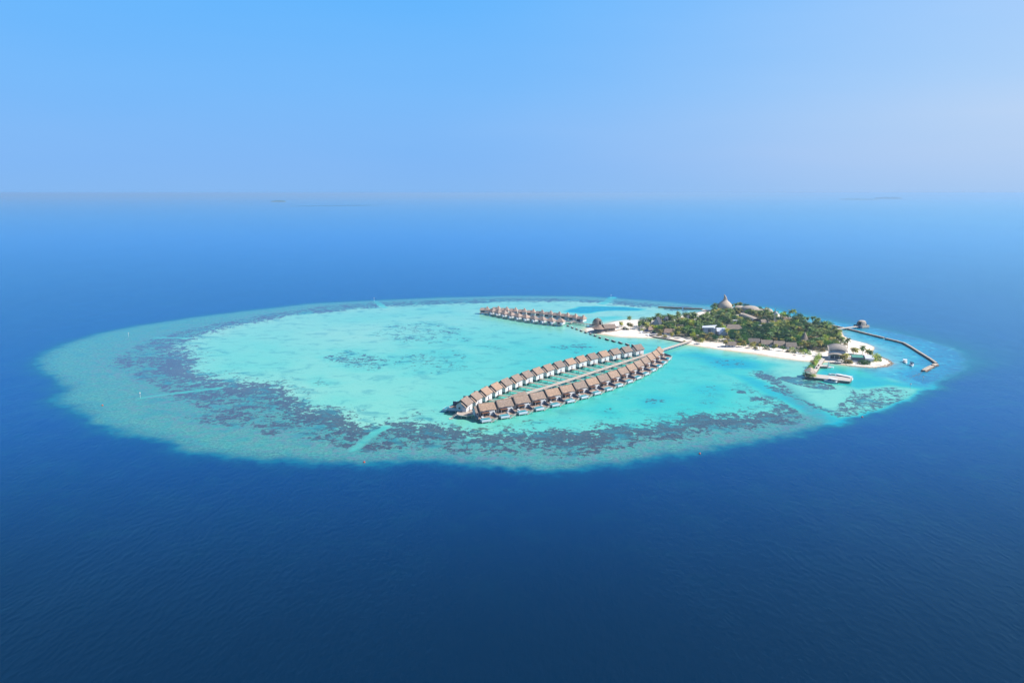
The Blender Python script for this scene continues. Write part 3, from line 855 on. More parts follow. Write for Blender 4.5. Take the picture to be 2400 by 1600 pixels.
# main jetty: one thing made of straight spans
def jetty(name, pts, width, label, cat, z=2.5, step=5.0, mt='plank', rail=False, group=None, pz=-1.2):
    o = empty(name, (pts[0].x, pts[0].y, 0))
    L0 = Vector((pts[0].x, pts[0].y, 0))
    q = [Vector((p.x, p.y, 0)) - L0 for p in pts]
    h = width / 2
    nrm = []
    for i in range(len(q)):
        d = (q[min(i + 1, len(q) - 1)] - q[max(i - 1, 0)]).normalized()
        nrm.append(Vector((-d.y, d.x, 0)))
    for i in range(len(q) - 1):
        a, b, na, nb = q[i], q[i + 1], nrm[i], nrm[i + 1]
        g = (b - a).normalized() * .03
        c = [a + g - na * h, b - nb * h, b + nb * h, a + g + na * h]
        MB().hexa([(v.x, v.y, z - .3) for v in c] + [(v.x, v.y, z) for v in c]).build('deck', M[mt], o)
        for s_ in (-1, 1):
            e = [a + g + na * s_ * h, b + nb * s_ * h, b + nb * s_ * (h + .15), a + g + na * s_ * (h + .15)]
            if s_ < 0: e = e[::-1]
            MB().hexa([(v.x, v.y, z - .35) for v in e] + [(v.x, v.y, z + .12) for v in e]).build('kerb', M['pile'], o)
        Ln = (b - a).length; n = max(1, int(Ln / step))
        for k in range(n):
            f = (k + .5) / n; c = a + (b - a) * f; nn = na + (nb - na) * f
            for s_ in (-1, 1):
                p = c + nn * s_ * (h - .3)
                MB().tube([(p.x, p.y, pz), (p.x, p.y, z - .31)], .17, 6).build('stilt', M['pile'], o)
    tag(o, label, cat, group)
    return o
jetty('main_jetty', WALK, 3.0, 'long straight wooden jetty running between two villa rows to the beach', 'jetty')
# round deck at the near end
rd = P(1090, 968.5, 2.5)
o = empty('round_deck', (rd.x, rd.y, 0))
mb = MB(); mb.lathe([(0, 2.2), (5.6, 2.2), (5.6, 2.5), (0, 2.5)], 28, cx=0, cy=0); mb.build('deck', M['plank'], o)
mb = MB(); mb.lathe([(5.5, 2.5), (5.5, 2.75), (5.72, 2.75), (5.72, 2.15), (5.62, 2.15)], 28); mb.build('rim', M['pile'], o)
for k in range(8):
    a = k * math.pi / 4 + .3
    MB().tube([(5.0 * math.cos(a), 5.0 * math.sin(a), -1.2), (5.0 * math.cos(a), 5.0 * math.sin(a), 2.18)], .2, 6).build('stilt', M['pile'], o)
st = MB()
for k in range(7): st.box(-5.6 - .55 * (k + 1), -5.6 - .55 * k, -3.6 - .1 * k, -1.9 - .1 * k, 2.3 - .32 * k - .12, 2.3 - .32 * k)
st.box(-10.6, -8.0, -5.5, -3.0, .1, .35)
st.build('stair', M['pile'], o)
hr = MB().tube([(-5.6, -1.9, 3.3), (-9.4, -2.6, 1.2)], .07, 5).tube([(-5.6, -3.7, 3.3), (-9.4, -4.3, 1.2)], .07, 5)
for x, y, z in ((-5.6, -1.9, 2.3), (-7.5, -2.25, 1.2), (-9.4, -2.6, .2), (-5.6, -3.7, 2.3), (-7.5, -4.0, 1.2), (-9.4, -4.3, .2)): hr.box(x - .06, x + .06, y - .06, y + .06, z, z + 1.0)
hr.build('handrail', M['pile'], o)
tag(o, 'round wooden sunset deck with steps down to the lagoon at the near jetty end', 'deck')
# thatched shelter on the jetty between third and fourth villas
sh = P(1262, 915, 2.5)
da = (WALK[5] - WALK[3]).normalized(); ang = math.atan2(da.y, da.x)
ctr = P(1213, 925.5, 4.5)
o = empty('jetty_shelter', (ctr.x, ctr.y, 0), ang)
MB().slope(-8, 8, -2.6, 4.3, 0, 5.7, .25, 8, 3, .06, 31).slope(-8, 8, 2.6, 4.3, 0, 5.7, .25, 8, 3, .06, 32).build('roof', M['thatch'], o)
for x in (-7, 0, 7):
    for y in (-2.2, 2.2): MB().box(x - .12, x + .12, y - .12, y + .12, -1, 4.35).build('post', M['pile'], o)
MB().box(-7.5, 7.5, -2.2, 2.2, 2.62, 2.75).build('deck', M['plank'], o)
tag(o, 'long low thatched shelter over the jetty behind the fourth front row villa', 'shelter')
# small tree and flag pole at the landward end of the villas

# ---------------------------------------------------------------- far cluster of villas
def far_villa(kind):
    t = empty('water_villa')
    if kind == 'front':
        rx = 4.9
        mb = MB()
        for sy in (-1, 1): mb.slope(-rx, rx, sy * 4.8, 4.7, sy * .05, 8.3, .3, 8, 4, .08, 40 + sy, xa=(-1.3, .3))
        hp = [(-rx, -4.8, 4.72), (-rx, 4.8, 4.72), (-1.3, 0, 8.55)], [(rx, 4.8, 4.72), (rx, -4.8, 4.72), (.3, 0, 8.55)]
        for tri in hp:
            a, b, c = [Vector(q) for q in tri]; n_ = Vector((0, 0, .3))
            mb.add([a, b, c, a + n_, b + n_, c + n_], [(3, 4, 5), (2, 1, 0), (0, 1, 4, 3), (1, 2, 5, 4), (2, 0, 3, 5)])
        mb.build('roof', M['thatch_far'], t)
        MB().box(-3.8, 4.3, -3.6, 3.8, 2.0, 4.9).build('wall', M['white'], t)
        MB().box(-2.2, .2, -3.68, -3.6, 2.3, 4.2).build('glass_door', M['glass'], t)
        MB().box(1.4, 3.9, -6.6, -3.62, 2.0, 4.2).build('bath_wing', M['grey'], t)
        MB().box(-5.4, 1.3, -7.6, -3.62, 1.9, 2.15).box(-1.2, 1.6, 3.9, 9.0, 1.9, 2.15).build('deck', M['wood'], t)
        MB().box(-5.4, 1.2, -7.65, -7.55, 2.15, 2.75).build('railing', M['pile'], t)
        stilts(t, (-4.8, .2, 4.3), (-7.0, -3.4, 2.6), 1.95, .22)
    else:
        mb = MB()
        for sy in (-1, 1):
            mb.slope(-6.0, .6, sy * 4.0, 4.7, sy * .05, 7.3, .3, 8, 4, .08, 50 + sy, xa=(-4.6, .6))
            mb.slope(-.2, 4.9, sy * 4.7, 4.8, sy * .05, 9.2, .3, 6, 4, .08, 54 + sy, xa=(2.1, 2.6))
        for tri in ([(-.2, -4.7, 4.82), (-.2, 4.7, 4.82), (2.1, 0, 9.45)], [(4.9, 4.7, 4.82), (4.9, -4.7, 4.82), (2.6, 0, 9.45)], [(-6.0, -4.0, 4.72), (-6.0, 4.0, 4.72), (-4.6, 0, 7.55)]):
            a, b, c = [Vector(q) for q in tri]; n_ = Vector((0, 0, .3))
            mb.add([a, b, c, a + n_, b + n_, c + n_], [(3, 4, 5), (2, 1, 0), (0, 1, 4, 3), (1, 2, 5, 4), (2, 0, 3, 5)])
        mb.build('roof', M['thatch_far'], t)
        MB().box(-5.2, .6, -3.0, 3.2, 2.0, 4.9).box(.62, 4.2, -3.8, 3.8, 2.0, 5.1).build('wall', M['white'], t)
        MB().box(-4.6, -.4, -3.08, -3.0, 2.3, 4.3).build('glass_door', M['glass'], t)
        MB().box(-5.8, 4.6, -6.4, -3.92, 1.9, 2.15).build('deck', M['plank'], t)
        stilts(t, (-5.2, 0, 4.0), (-6.0, -2.8, 3.4), 1.95, .22)
    return t
FB = [(1168.7,716.5),(1187.7,718.6),(1208,720.2),(1230,721.8),(1250,723.5),(1270.7,725.4),(1291.8,727.4),(1311.5,729.7),(1330,732.3),(1349,735),(1368,738)]
FF = [(1154,722.3),(1169,724.9),(1181.6,727.5),(1198,730.6),(1214,733.6),(1232,736.4),(1251.7,739),(1270,741.4),(1290.4,743.6),(1313.6,745.8)]
for kind, pk, zz, gname in (('back', FB, 9.5, 'back row of the far villa cluster'), ('front', FF, 8.5, 'front row of the far villa cluster')):
    pp, aa = fit([P(u, v, zz) for u, v in pk], len(pk), 3)
    v0 = far_villa(kind); tag(v0, cat='villa', group=gname); km = kid_map(v0)
    for i, (p, a) in enumerate(zip(pp, aa)):
        o = v0 if i == 0 else copy_tree(v0, km)
        if kind == 'back': a += R(14)
        off = Vector((math.cos(a), math.sin(a), 0)) * (2.35 if kind == 'back' else -.5)
        o.location = (p.x - off.x, p.y - off.y, 0); o.rotation_euler = (0, 0, a)
        w8 = 'leftmost' if i == 0 else ('rightmost' if i == len(pp) - 1 else f'{ordn(i)} from the left')
        o['label'] = f'{"twin" if kind == "back" else "single hip"} roofed villa in the {kind} row of the far cluster, {w8}'
    if kind == 'front':
        FFp, FFa = pp, aa
    else: FBp = pp
e = far_villa('back')
pe = P(1137, 719.5, 8.5)
e.location = (pe.x, pe.y, 0); e.rotation_euler = (0, 0, R(-4)); e.scale = (1.15, 1, 1)
tag(e, 'detached hip roofed villa at the far left tip of the far villa cluster', 'villa')
mid = [(a + b) / 2 for a, b in zip([FBp[int(round(k * 10 / 9))] for k in range(10)], FFp)]
mid = [mid[0], mid[2], mid[4], mid[6], mid[8], mid[9]] + [P(1336, 755.5, 2.4)]
jetty('far_jetty', mid, 2.6, 'wooden walkway between the two rows of the far villa cluster', 'jetty', z=2.3, mt='plank')
jetty('pavilion_bridge', [P(1337, 753.0, 2.4), P(1365, 757.5, 2.4), P(1392, 760.5, 2.4)], 2.2, 'raised wooden bridge from the far villa cluster to the domed pavilion', 'footbridge', z=2.3, mt='wood', step=3.4)
# bridge legs to the right-hand villas
bridge('villa_bridge', P(1338, 753.5, 2.3), P(1368, 749.5, 2.3), 2.0, 'wide wooden walkway to the rightmost back row villa of the far cluster', 'footbridge', None, z=2.2)

# ---------------------------------------------------------------- groyne of dark bags in front of the west beach
GR = [(1331,763.5),(1341.5,767.7),(1351.6,771),(1362,775),(1372.5,778.6),(1384,782.5),(1395,786.6),(1406,791),(1422.5,795.4),(1437.8,799.3),(1454,803.2),(1470.5,807.3),(1485,810)]
for i, (u, v) in enumerate(GR):
    p = P(u, v, .6)
    w0 = 5.5 if u < 1410 else 7.5
    q = P(u + 5, v + (4.2 if u < 1410 else 2.3), .6)
    a = math.atan2(q.y - p.y, q.x - p.x)
    o = empty('barrier', (p.x, p.y, 0), a)
    mb = MB()
    L_ = w0 / 2
    mb.hexa([(-L_, -.9, -1), (L_, -.9, -1), (L_, .9, -1), (-L_, .9, -1), (-L_ * .97, -.6, 1.3), (L_ * .97, -.6, 1.3), (L_ * .97, .6, 1.3), (-L_ * .97, .6, 1.3)])
    mb.build('wall', M['groyne'], o)
    MB().box(-L_ * .95, L_ * .95, -.45, .45, 1.32, 1.5).build('cap', M['conc'], o)
    tag(o, f'dark sloping barrier block in the chain off the west beach, {ordn(i)} from the left', 'barrier', 'chain of dark barrier blocks off the beach')
for i in range(len(GR) - 1):
    a, b = P(*GR[i], 0), P(*GR[i + 1], 0)
    d = b - a; f0 = 3.6 / d.length
    if f0 < .42:
        a2, b2 = a + d * f0, b - d * f0
        mb = MB().tube([(a2.x, a2.y, .55), (b2.x, b2.y, .55)], .16, 5)
        o = mb.build('floating_boom', M['conc'])
        tag(o, f'thin pale boom linking the {ordn(i)} and {ordn(i + 1)} dark barrier blocks', 'boom', 'booms between the dark barrier blocks')

# ---------------------------------------------------------------- stone breakwaters
def breakwater(pts, width, h, label, group=None, capm='cap', rub=True, cap=True, seed=0):
    rr = random.Random(seed)
    pw = [P(u, v, 0) for u, v in pts]
    o = empty('breakwater', tuple(pw[0]))
    q = [p - pw[0] for p in pw]
    core, cp, rb = MB(), MB(), MB()
    for a, b in zip(q, q[1:]):
        d = b - a; Ln = d.length; ang = math.atan2(d.y, d.x); c, s = math.cos(ang), math.sin(ang)
        def W(x, y, z): return (a.x + x * c - y * s, a.y + x * s + y * c, z)
        core.hexa([W(-.3, -width * .75, -1), W(Ln + .3, -width * .75, -1), W(Ln + .3, width * .75, -1), W(-.3, width * .75, -1), W(-.3, -width * .42, h - .1), W(Ln + .3, -width * .42, h - .1), W(Ln + .3, width * .42, h - .1), W(-.3, width * .42, h - .1)])
        x = 0.0
        while x < Ln:
            L1 = min(rr.uniform(1.8, 2.8), Ln - x + .2); hh = h + rr.uniform(-.08, .14); of = rr.uniform(-.15, .15)
            if cap: cp.hexa([W(x + .06, -width * .5 + of, h - .09), W(x + L1, -width * .5 + of, h - .09), W(x + L1, width * .5 + of, h - .09), W(x + .06, width * .5 + of, h - .09), W(x + .1, -width * .44 + of, hh + .2), W(x + L1 - .06, -width * .44 + of, hh + .2), W(x + L1 - .06, width * .44 + of, hh + .2), W(x + .1, width * .44 + of, hh + .2)])
            x += L1
        if rub:
            for k in range(int(Ln / .9)):
                for sd_ in (-1, 1):
                    px_, py_ = rr.uniform(0, Ln), sd_ * (width * .55 + rr.random() * .9)
                    r = rr.uniform(.35, .75); z = rr.uniform(-.1, .35)
                    vs = []
                    for dx, dy, dz in ((1, 0, 0), (0, 1, 0), (-1, 0, 0), (0, -1, 0), (0, 0, 1), (0, 0, -1)):
                        vs.append(W(px_ + dx * r * rr.uniform(.7, 1.2), py_ + dy * r * rr.uniform(.7, 1.2), z + dz * r * .7))
                    rb.add(vs, [(0, 1, 4), (1, 2, 4), (2, 3, 4), (3, 0, 4), (1, 0, 5), (2, 1, 5), (3, 2, 5), (0, 3, 5)])
    core.build('core', M['stone'], o)
    if cap: cp.build('cap_blocks', M[capm], o)['kind'] = 'stuff'
    if rub: rb.build('rubble', M['stone'], o)['kind'] = 'stuff'
    tag(o, label, 'breakwater', group)
    return o
breakwater([(1916,757), (1943,762.5), (1973,769), (2010,778), (2041,786), (2071,793.3)], 2.1, 1.3, 'stone breakwater curving from under the shell pavilion bridge along the east beach', seed=1)
breakwater([(2076,795.2), (2097,800), (2118,805.5), (2140,818), (2162,832), (2180,843), (2194,853)], 2.2, 1.3, 'long stone breakwater with a bend, outside the two moored dive boats', seed=2)
breakwater([(2195,855.5), (2186,858.5)], 3.0, 1.3, 'short stone breakwater piece at the far right tip', seed=3)
breakwater([(2184,860), (2174,865), (2164,870.5)], 3.4, 1.3, 'pale stone breakwater block pointing left from the right tip', seed=4)
breakwater([(1543,720.6), (1563,721.4), (1598,723.2)], 2.2, 1.2, 'dark low sea wall on the far side of the lagoon, left section', capm='stone', rub=False, seed=5)
breakwater([(1602,723.5), (1625,724.3), (1646,725)], 2.2, 1.2, 'dark low sea wall on the far side of the lagoon, right section', capm='stone', rub=False, seed=6)
rr = random.Random(5)
mb = MB()
for k in range(60):
    f = rr.random(); p = P(2162 - 32 * f + rr.uniform(-3, 3), 872 + 15 * f + rr.uniform(-1.5, 1.5), 0); r = rr.uniform(.5, 1.1)
    mb.add([(p.x + dx * r, p.y + dy * r, -.35 + dz * r * .62) for dx, dy, dz in ((1, 0, 0), (0, 1, 0), (-1, 0, 0), (0, -1, 0), (0, 0, 1), (0, 0, -1))], [(0, 1, 4), (1, 2, 4), (2, 3, 4), (3, 0, 4), (1, 0, 5), (2, 1, 5), (3, 2, 5), (0, 3, 5)])
o = mb.build('rubble', M['stone']); tag(o, 'scattered half sunken dark rocks trailing off the breakwater end', 'rocks', kind='stuff')
# revetment in front of the west trees
pts = [P(u, v, .6) for u, v in ((1512,785.5), (1530,789), (1556,793.5), (1580,798), (1601,802.3))]
o = empty('sea_wall', tuple(pts[0]))
for a, b in zip(pts, pts[1:]):
    a2, b2 = a - pts[0], b - pts[0]; d = (b2 - a2).normalized(); n = Vector((-d.y, d.x, 0)) * .45
    MB().hexa([tuple(a2 + n * -1 + Vector((0, 0, -1.5))), tuple(b2 - n + Vector((0, 0, -1.5))), tuple(b2 + n + Vector((0, 0, -1.5))), tuple(a2 + n + Vector((0, 0, -1.5))), tuple(a2 - n + Vector((0, 0, .7))), tuple(b2 - n + Vector((0, 0, .7))), tuple(b2 + n + Vector((0, 0, .7))), tuple(a2 + n + Vector((0, 0, .7)))]).build('wall', M['stone'], o)
tag(o, 'low dark timber sea wall along the west beach, ending at the jetty', 'sea wall')

# ---------------------------------------------------------------- domed pavilion and cone roofed building on the west spit
def at(u, v, z=0.0):
    p = P(u, v, z if z else 1.0)
    g = max(ground_z(p.x, p.y), 0)
    p = P(u, v, g)
    return Vector((p.x, p.y, g))
p = P(1400, 762, 2.3)
o = empty('domed_pavilion', (p.x, p.y, 0), R(-20))
prof = [(5.6 * math.cos(a) ** .8 if a < 1.5 else 0.02, 3.0 + 7.4 * math.sin(a)) for a in np.linspace(0.0, math.pi / 2, 9)]
# two arched openings: solid panels cover only part of the round
for a0, a1 in ((R(-130), R(-55)), (R(50), R(125))):
    MB().lathe([(5.6, 2.3)] + prof, 9, a0=a0, a1=a1).lathe([(5.3, 2.3)] + [(r * .95, z - .15) for r, z in prof], 9, a0=a0, a1=a1).build('shell_panel', M['thatch_grey'], o, True)
cap_ = [(r, z) for r, z in prof if z > 7.2]
MB().lathe([(cap_[0][0] * 1.01, cap_[0][1] - .6)] + [(r * 1.02, z + .03) for r, z in cap_], 26).build('dome', M['thatch_grey'], o, True)
for a in (R(-160), R(-25), R(20), R(155)):
    pts = [((r + .05) * math.cos(a), (r + .05) * math.sin(a), z) for r, z in [(5.6, 2.3)] + prof[:6]]
    MB().tube(pts, [.45, .45, .42, .4, .36, .32, .3], 6).build('rib', M['thatch_grey'], o)
MB().box(-8, 7, -4, 5.5, 2.0, 2.28).build('deck', M['plank'], o)
for k in range(14):
    MB().box(-7.8 + k * 1.1, -7.55 + k * 1.1, -4.05, -3.8, -1, 1.98).build('stilt', M['pile'], o)
MB().tube([(0, 0, 10.2), (0, 0, 11.4)], [.5, .08], 6).build('finial', M['thatch_grey'], o)
tag(o, 'open thatched dome with arched sides on a deck at the bridge end', 'pavilion')

p = P(1413, 777, .8)
o = empty('beach_restaurant', (p.x, p.y, 0), R(14))
MB().lathe([(7.8, 4.7), (5.0, 5.7), (2.4, 7.1), (.05, 8.7)], 22, cx=-4, cy=1).lathe([(7.8, 4.5), (0.1, 5.0)], 22, cx=-4, cy=1).build('cone_roof', M['thatch'], o)
MB().slope(0, 14, -5.2, 4.9, .6, 8.6, .3, 10, 5, .07, 61).slope(0, 14, 6.4, 4.9, .6, 8.6, .3, 10, 4, .07, 62).build('roof', M['thatch'], o)
MB().lathe([(5.6, 1.9), (5.6, 4.9)], 22, cx=-4, cy=1).lathe([(0.1, 1.9), (5.6, 1.9)], 22, cx=-4, cy=1).build('round_wall', M['slate'], o)
MB().box(1.2, 13, -3.4, 5.2, 1.9, 5.2).build('wall', M['thatch_grey'], o)
MB().lathe([(0.1, 1.5), (7.0, 1.5), (7.0, 1.85), (0.1, 1.85)], 22, cx=-4, cy=1).box(2.3, 14.5, -5.6, 6, 1.5, 1.85).build('deck', M['plank'], o)
mb = MB()
for k in range(16):
    a = math.pi * (.95 + k * .075); mb.box(-4 + 6.8 * math.cos(a) - .06, -4 + 6.8 * math.cos(a) + .06, 1 + 6.8 * math.sin(a) - .06, 1 + 6.8 * math.sin(a) + .06, 1.85, 2.9)
for k in range(12): mb.box(2.6 + k, 2.72 + k, -5.55, -5.43, 1.85, 2.9)
mb.box(2.6, 14.4, -5.55, -5.43, 2.8, 2.92); mb.build('railing', M['pile'], o)
for x, y in ((-10, 1), (-8, -4), (-4, -5.6), (0, -4.6), (4, -5), (8, -5), (12, -5), (14, -5), (14, 5), (-4, 7)):
    MB().tube([(x, y, -1.0), (x, y, 1.48)], .25, 6).build('stilt', M['pile'], o)
MB().box(5.2, 7.2, -3.52, -3.42, 2.2, 4.4).build('window', M['glass'], o)
tag(o, 'thatched beach restaurant with round conical end on stilts at the sandy west spit', 'restaurant')
bridge('boardwalk', P(1436, 775.5, 1.8), P(1462, 771, 1.8), 2.0, 'low brown boardwalk across the sand from the restaurant to the palms', 'boardwalk', None, z=2.0, mt='wood', rail=False)
bridge('boardwalk', P(1437, 765.5, 1.8), P(1462, 766.5, 1.8), 1.6, 'thin dark boardwalk on the sand behind the restaurant leading to two palms', 'boardwalk', None, z=2.0, mt='plank', rail=False)
p = P(1385, 770, .6)
mb = MB(); rr = random.Random(9)
for k in range(3): mb.lathe([(.05, -.3), (.9, .1), (.7, .9), (.05, 1.2)], 7, cx=k * .9, cy=(k % 2) * .6)
o = mb.build('rock', M['stone']); o.location = (p.x, p.y, 0); tag(o, 'small dark rock on the white sand tip left of the restaurant', 'rock')

# ---------------------------------------------------------------- onion domed tower
p = at(1698, 729)
o = empty('onion_tower', tuple(p))
body = [(6.8, 2.0), (8.1, 3.2), (8.9, 5.0), (9.1, 6.8), (8.6, 8.6), (7.3, 10.3), (5.6, 11.9), (4.0, 13.2), (2.9, 14.3), (2.35, 15.2)]
MB().lathe([(6.4, 1.8)] + body, 40, ribs=.004).build('dome', M['shell'], o, True)
MB().lathe([(2.3, 15.15), (2.65, 15.3), (2.65, 15.7), (2.2, 15.95)], 24).build('collar', M['shell'], o)
spire = MB()
pts = [(.1, 0, 15.9), (.05, 0, 17.0), (-.15, 0, 18.2), (-.6, 0, 19.4), (-1.2, 0, 20.5), (-1.75, 0, 21.4), (-2.0, 0, 21.9)]
spire.tube(pts, [2.25, 1.95, 1.6, 1.25, .9, .5, .12], 12).build('spire', M['shell'], o, True)
MB().lathe([(6.2, -.5), (6.2, 2.3)], 24).build('wall', M['white'], o)
mb = MB()
for k in range(8):
    a = k * math.pi / 4; mb.box(6.1, 6.4, -1.1, 1.1, 0, 1.7, a)
mb.build('opening', M['glass'], o)
tag(o, 'tall onion shaped thatched tower with curved pointed spire at the far shore', 'tower')

# shell roofed halls beside the tower
def shell_hall(u, v, rx, ry, h, rz, label, base=3.2, name='shell_roof_hall'):
    p = at(u, v); o = empty(name, tuple(p), R(rz))
    a_ = np.linspace(0, math.pi / 2, 8)
    MB().lathe([(math.cos(a) ** .75 if a < 1.55 else .01, base + h * math.sin(a) ** 1.1) for a in a_], 28, sx=rx, sy=ry).build('roof', M['shell'], o, True)
    MB().lathe([(1, base), (1.03, base - .35), (.96, base - .4)], 28, sx=rx, sy=ry).build('eave', M['thatch_grey'], o)
    MB().lathe([(.86, -.5), (.86, base + .3)], 20, sx=rx, sy=ry).build('wall', M['white'], o)
    for k in range(3):
        a = R(-125 + 35 * k)
        x, y = .865 * rx * math.cos(a), .865 * ry * math.sin(a)
        MB().box(x - 1.0, x + 1.0, y - .25, y + .02, .2, base - .7).build('window', M['glass'], o)
    tag(o, label, 'hall', 'shell roofed halls beside the onion tower')
    return o
shell_hall(1732, 731, 7.5, 5.5, 3.6, -8, 'small shell roofed hall just right of the onion tower', 4.5)
shell_hall(1757, 734, 11.5, 7.5, 4.6, -6, 'largest shell roofed hall with long oval thatch beside the onion tower', 5.0)
shell_hall(1776, 737, 9, 6, 3.4, -14, 'low shell roofed hall right of the largest oval one', 3.6)
shell_hall(1797, 738, 7.0, 5.5, 3.8, -20, 'rightmost shell roofed hall, half hidden by palms', 4.5)
# spreading low roof at foot of tower
p = at(1690, 731)
o = empty('thatched_hut', tuple(p), R(10))
MB().slope(-9, -2, -4, 2.4, 0, 4.4, .25, 6, 3, .06, 71, xa=(-5, -4)).slope(-9, -2, 4, 2.4, 0, 4.4, .25, 6, 3, .06, 72, xa=(-5, -4)).build('roof', M['thatch_grey'], o)
MB().box(-7.5, -3, -2.5, 2.5, 0, 2.6).build('wall', M['white'], o)
tag(o, 'low thatched hut tucked at the left foot of the onion tower', 'hut')

# curved tube roof
p0 = at(1730, 747); 
o = empty('vaulted_hall', tuple(p0))
path = [P(1731, 740, 4.0), P(1741, 740.5, 4.0), P(1752, 744.5, 4.0), P(1763, 749, 4.0), P(1773, 753.5, 4.0)]
path = [q - p0 for q in path]
mb = MB(); rows = []
NS = 13
fine = []
for i in range(len(path) - 1):
    for k in range(4): fine.append(path[i] + (path[i + 1] - path[i]) * (k / 4))
fine.append(path[-1])
for i, c in enumerate(fine):
    d = (fine[min(i + 1, len(fine) - 1)] - fine[max(i - 1, 0)]); d.z = 0; d.normalize(); n = Vector((-d.y, d.x, 0))
    taper = min(1, .35 + i * .33) if i < 3 else 1
    for k in range(NS):
        a = math.pi * k / (NS - 1)
        r = 5.2 * taper
        q = Vector((c.x, c.y, 0)) + n * math.cos(a) * r + Vector((0, 0, .6 + 5.4 * taper ** .5 * math.sin(a) ** .8))
        mb.v.append(tuple(q))
for i in range(len(fine) - 1):
    for k in range(NS - 1): mb.f.append((i * NS + k, i * NS + k + 1, (i + 1) * NS + k + 1, (i + 1) * NS + k))
mb.f.append(tuple(range(NS)))
mb.build('roof', M['shell'], o, True)
e0 = (len(fine) - 2) * NS
MB().add(mb.v[e0:e0 + NS], [tuple(range(NS))]).build('end_wall', M['glass'], o)
tag(o, 'long curved vaulted hall with tube shaped thatch roof among the palms', 'hall')

# ---------------------------------------------------------------- houses among the trees
def gable_house(u, v, L_, W_, h, rh, rz, label, cat='bungalow', roof='thatch_grey', wall='white', name='bungalow', hip=0.0, group=None, win=2, z=None, seed=0, over=.9, door=True):
    p = at(u, v); o = empty(name, tuple(p), R(rz))
    hx, hy = L_ / 2, W_ / 2
    sl = (rh) / (hy)
    ez = h - over * sl
    mb = MB()
    for s in (-1, 1):
        mb.slope(-hx - over, hx + over, s * (hy + over), ez, s * .02, h + rh, .28, 8, 4, .06 if roof.startswith('thatch') else .01, 100 + seed + s, xa=((-hx - over) * (1 - hip), (hx + over) * (1 - hip)) if hip else None)
    if hip:
        for s in (-1, 1):
            x0 = s * (hx + over); tri = [Vector((x0, -s * (hy + over), ez + .02)), Vector((x0, s * (hy + over), ez + .02)), Vector((x0 * (1 - hip), 0, h + rh + .02))]
            up = Vector((0, 0, .27)); mb.add([*tri, *[q + up for q in tri]], [(3, 4, 5), (2, 1, 0), (0, 1, 4, 3), (1, 2, 5, 4), (2, 0, 3, 5)])
    mb.build('roof', M[roof], o)
    wb = MB().box(-hx, hx, -hy, hy, -.4, h)
    if not hip: wb.add([(-hx, -hy, h), (-hx, hy, h), (-hx, 0, h + rh - .1), (hx, -hy, h), (hx, hy, h), (hx, 0, h + rh - .1)], [(0, 2, 1), (3, 4, 5)])
    wb.build('wall', M[wall], o)
    for k in range(win):
        x = -hx + (k + 1) * L_ / (win + 1)
        MB().box(x - .8, x + .8, -hy - .08, -hy + .02, .9, min(h - .3, 2.4)).build('window', M['glass'], o)
    if door: MB().box(hx - .02, hx + .08, -.6, .6, .1, 2.2).build('door', M['brown'], o)
    tag(o, label, cat, group)
    return o
gable_house(1523, 776, 5, 5, 2.6, 2.6, 10, 'small pinkish thatched hut at the west end of the trees', 'hut', 'thatch', name='thatched_hut', hip=.6)
gable_house(1540, 766, 9, 9, 3.2, 8.0, 62, 'steep dark slate A-frame house standing above the west palms', 'house', 'slateroof', name='slate_house', seed=3)
gable_house(1560, 762, 8, 8, 3.0, 6.8, 60, 'second dark slate roofed house, right of the steep A-frame', 'house', 'slateroof', name='slate_house', seed=5)
gable_house(1611, 758, 8, 8, 3.0, 6.6, 60, 'dark slate roofed house hidden behind yellow palms', 'house', 'slateroof', name='slate_house', seed=7)
gable_house(1569, 783, 11, 7, 2.8, 3.0, -14, 'long thatched bungalow behind shrubs near the west sea wall', 'bungalow', 'thatch', seed=9, hip=.2)
for i, (u, v, rz, ln, lab) in enumerate(((1766, 806, -10, 10, 'leftmost thatched bungalow behind the front beach'), (1796, 810, -8, 9.5, 'second thatched bungalow from the left behind the front beach'), (1825, 812.5, -8, 9, 'third thatched bungalow from the left behind the front beach'), (1853, 816, -9, 8.5, 'rightmost thatched bungalow behind the front beach'))):
    gable_house(u, v, ln, 7, 2.8, 2.9, rz, lab, seed=20 + i, group='beach bungalows behind the front beach')
gable_house(1712, 812, 9, 6, 2.6, 2.4, -12, 'thatched bungalow mostly covered by palms left of the beach bungalows', seed=30)
gable_house(1787, 762, 9, 9, 3.2, 3.4, 20, 'sandy thatched hall between the vaulted hall and the mast', 'hall', 'thatch_grey', name='thatched_hall', hip=.4, seed=33)
gable_house(1800, 766, 7, 7, 3, 3, 60, 'thatched hut left of the radio mast', 'hut', 'thatch_grey', name='thatched_hut', hip=.5, seed=35)
gable_house(1826, 762, 12, 7, 2.8, 3.0, -20, 'thatched building right of the radio mast under palms', 'building', 'thatch_grey', name='thatched_hall', seed=37)
gable_house(1843, 755, 7, 6, 3, 2.6, -20, 'pinkish thatched hut near the far shore palms', 'hut', 'thatch', name='thatched_hut', hip=.4, seed=39)
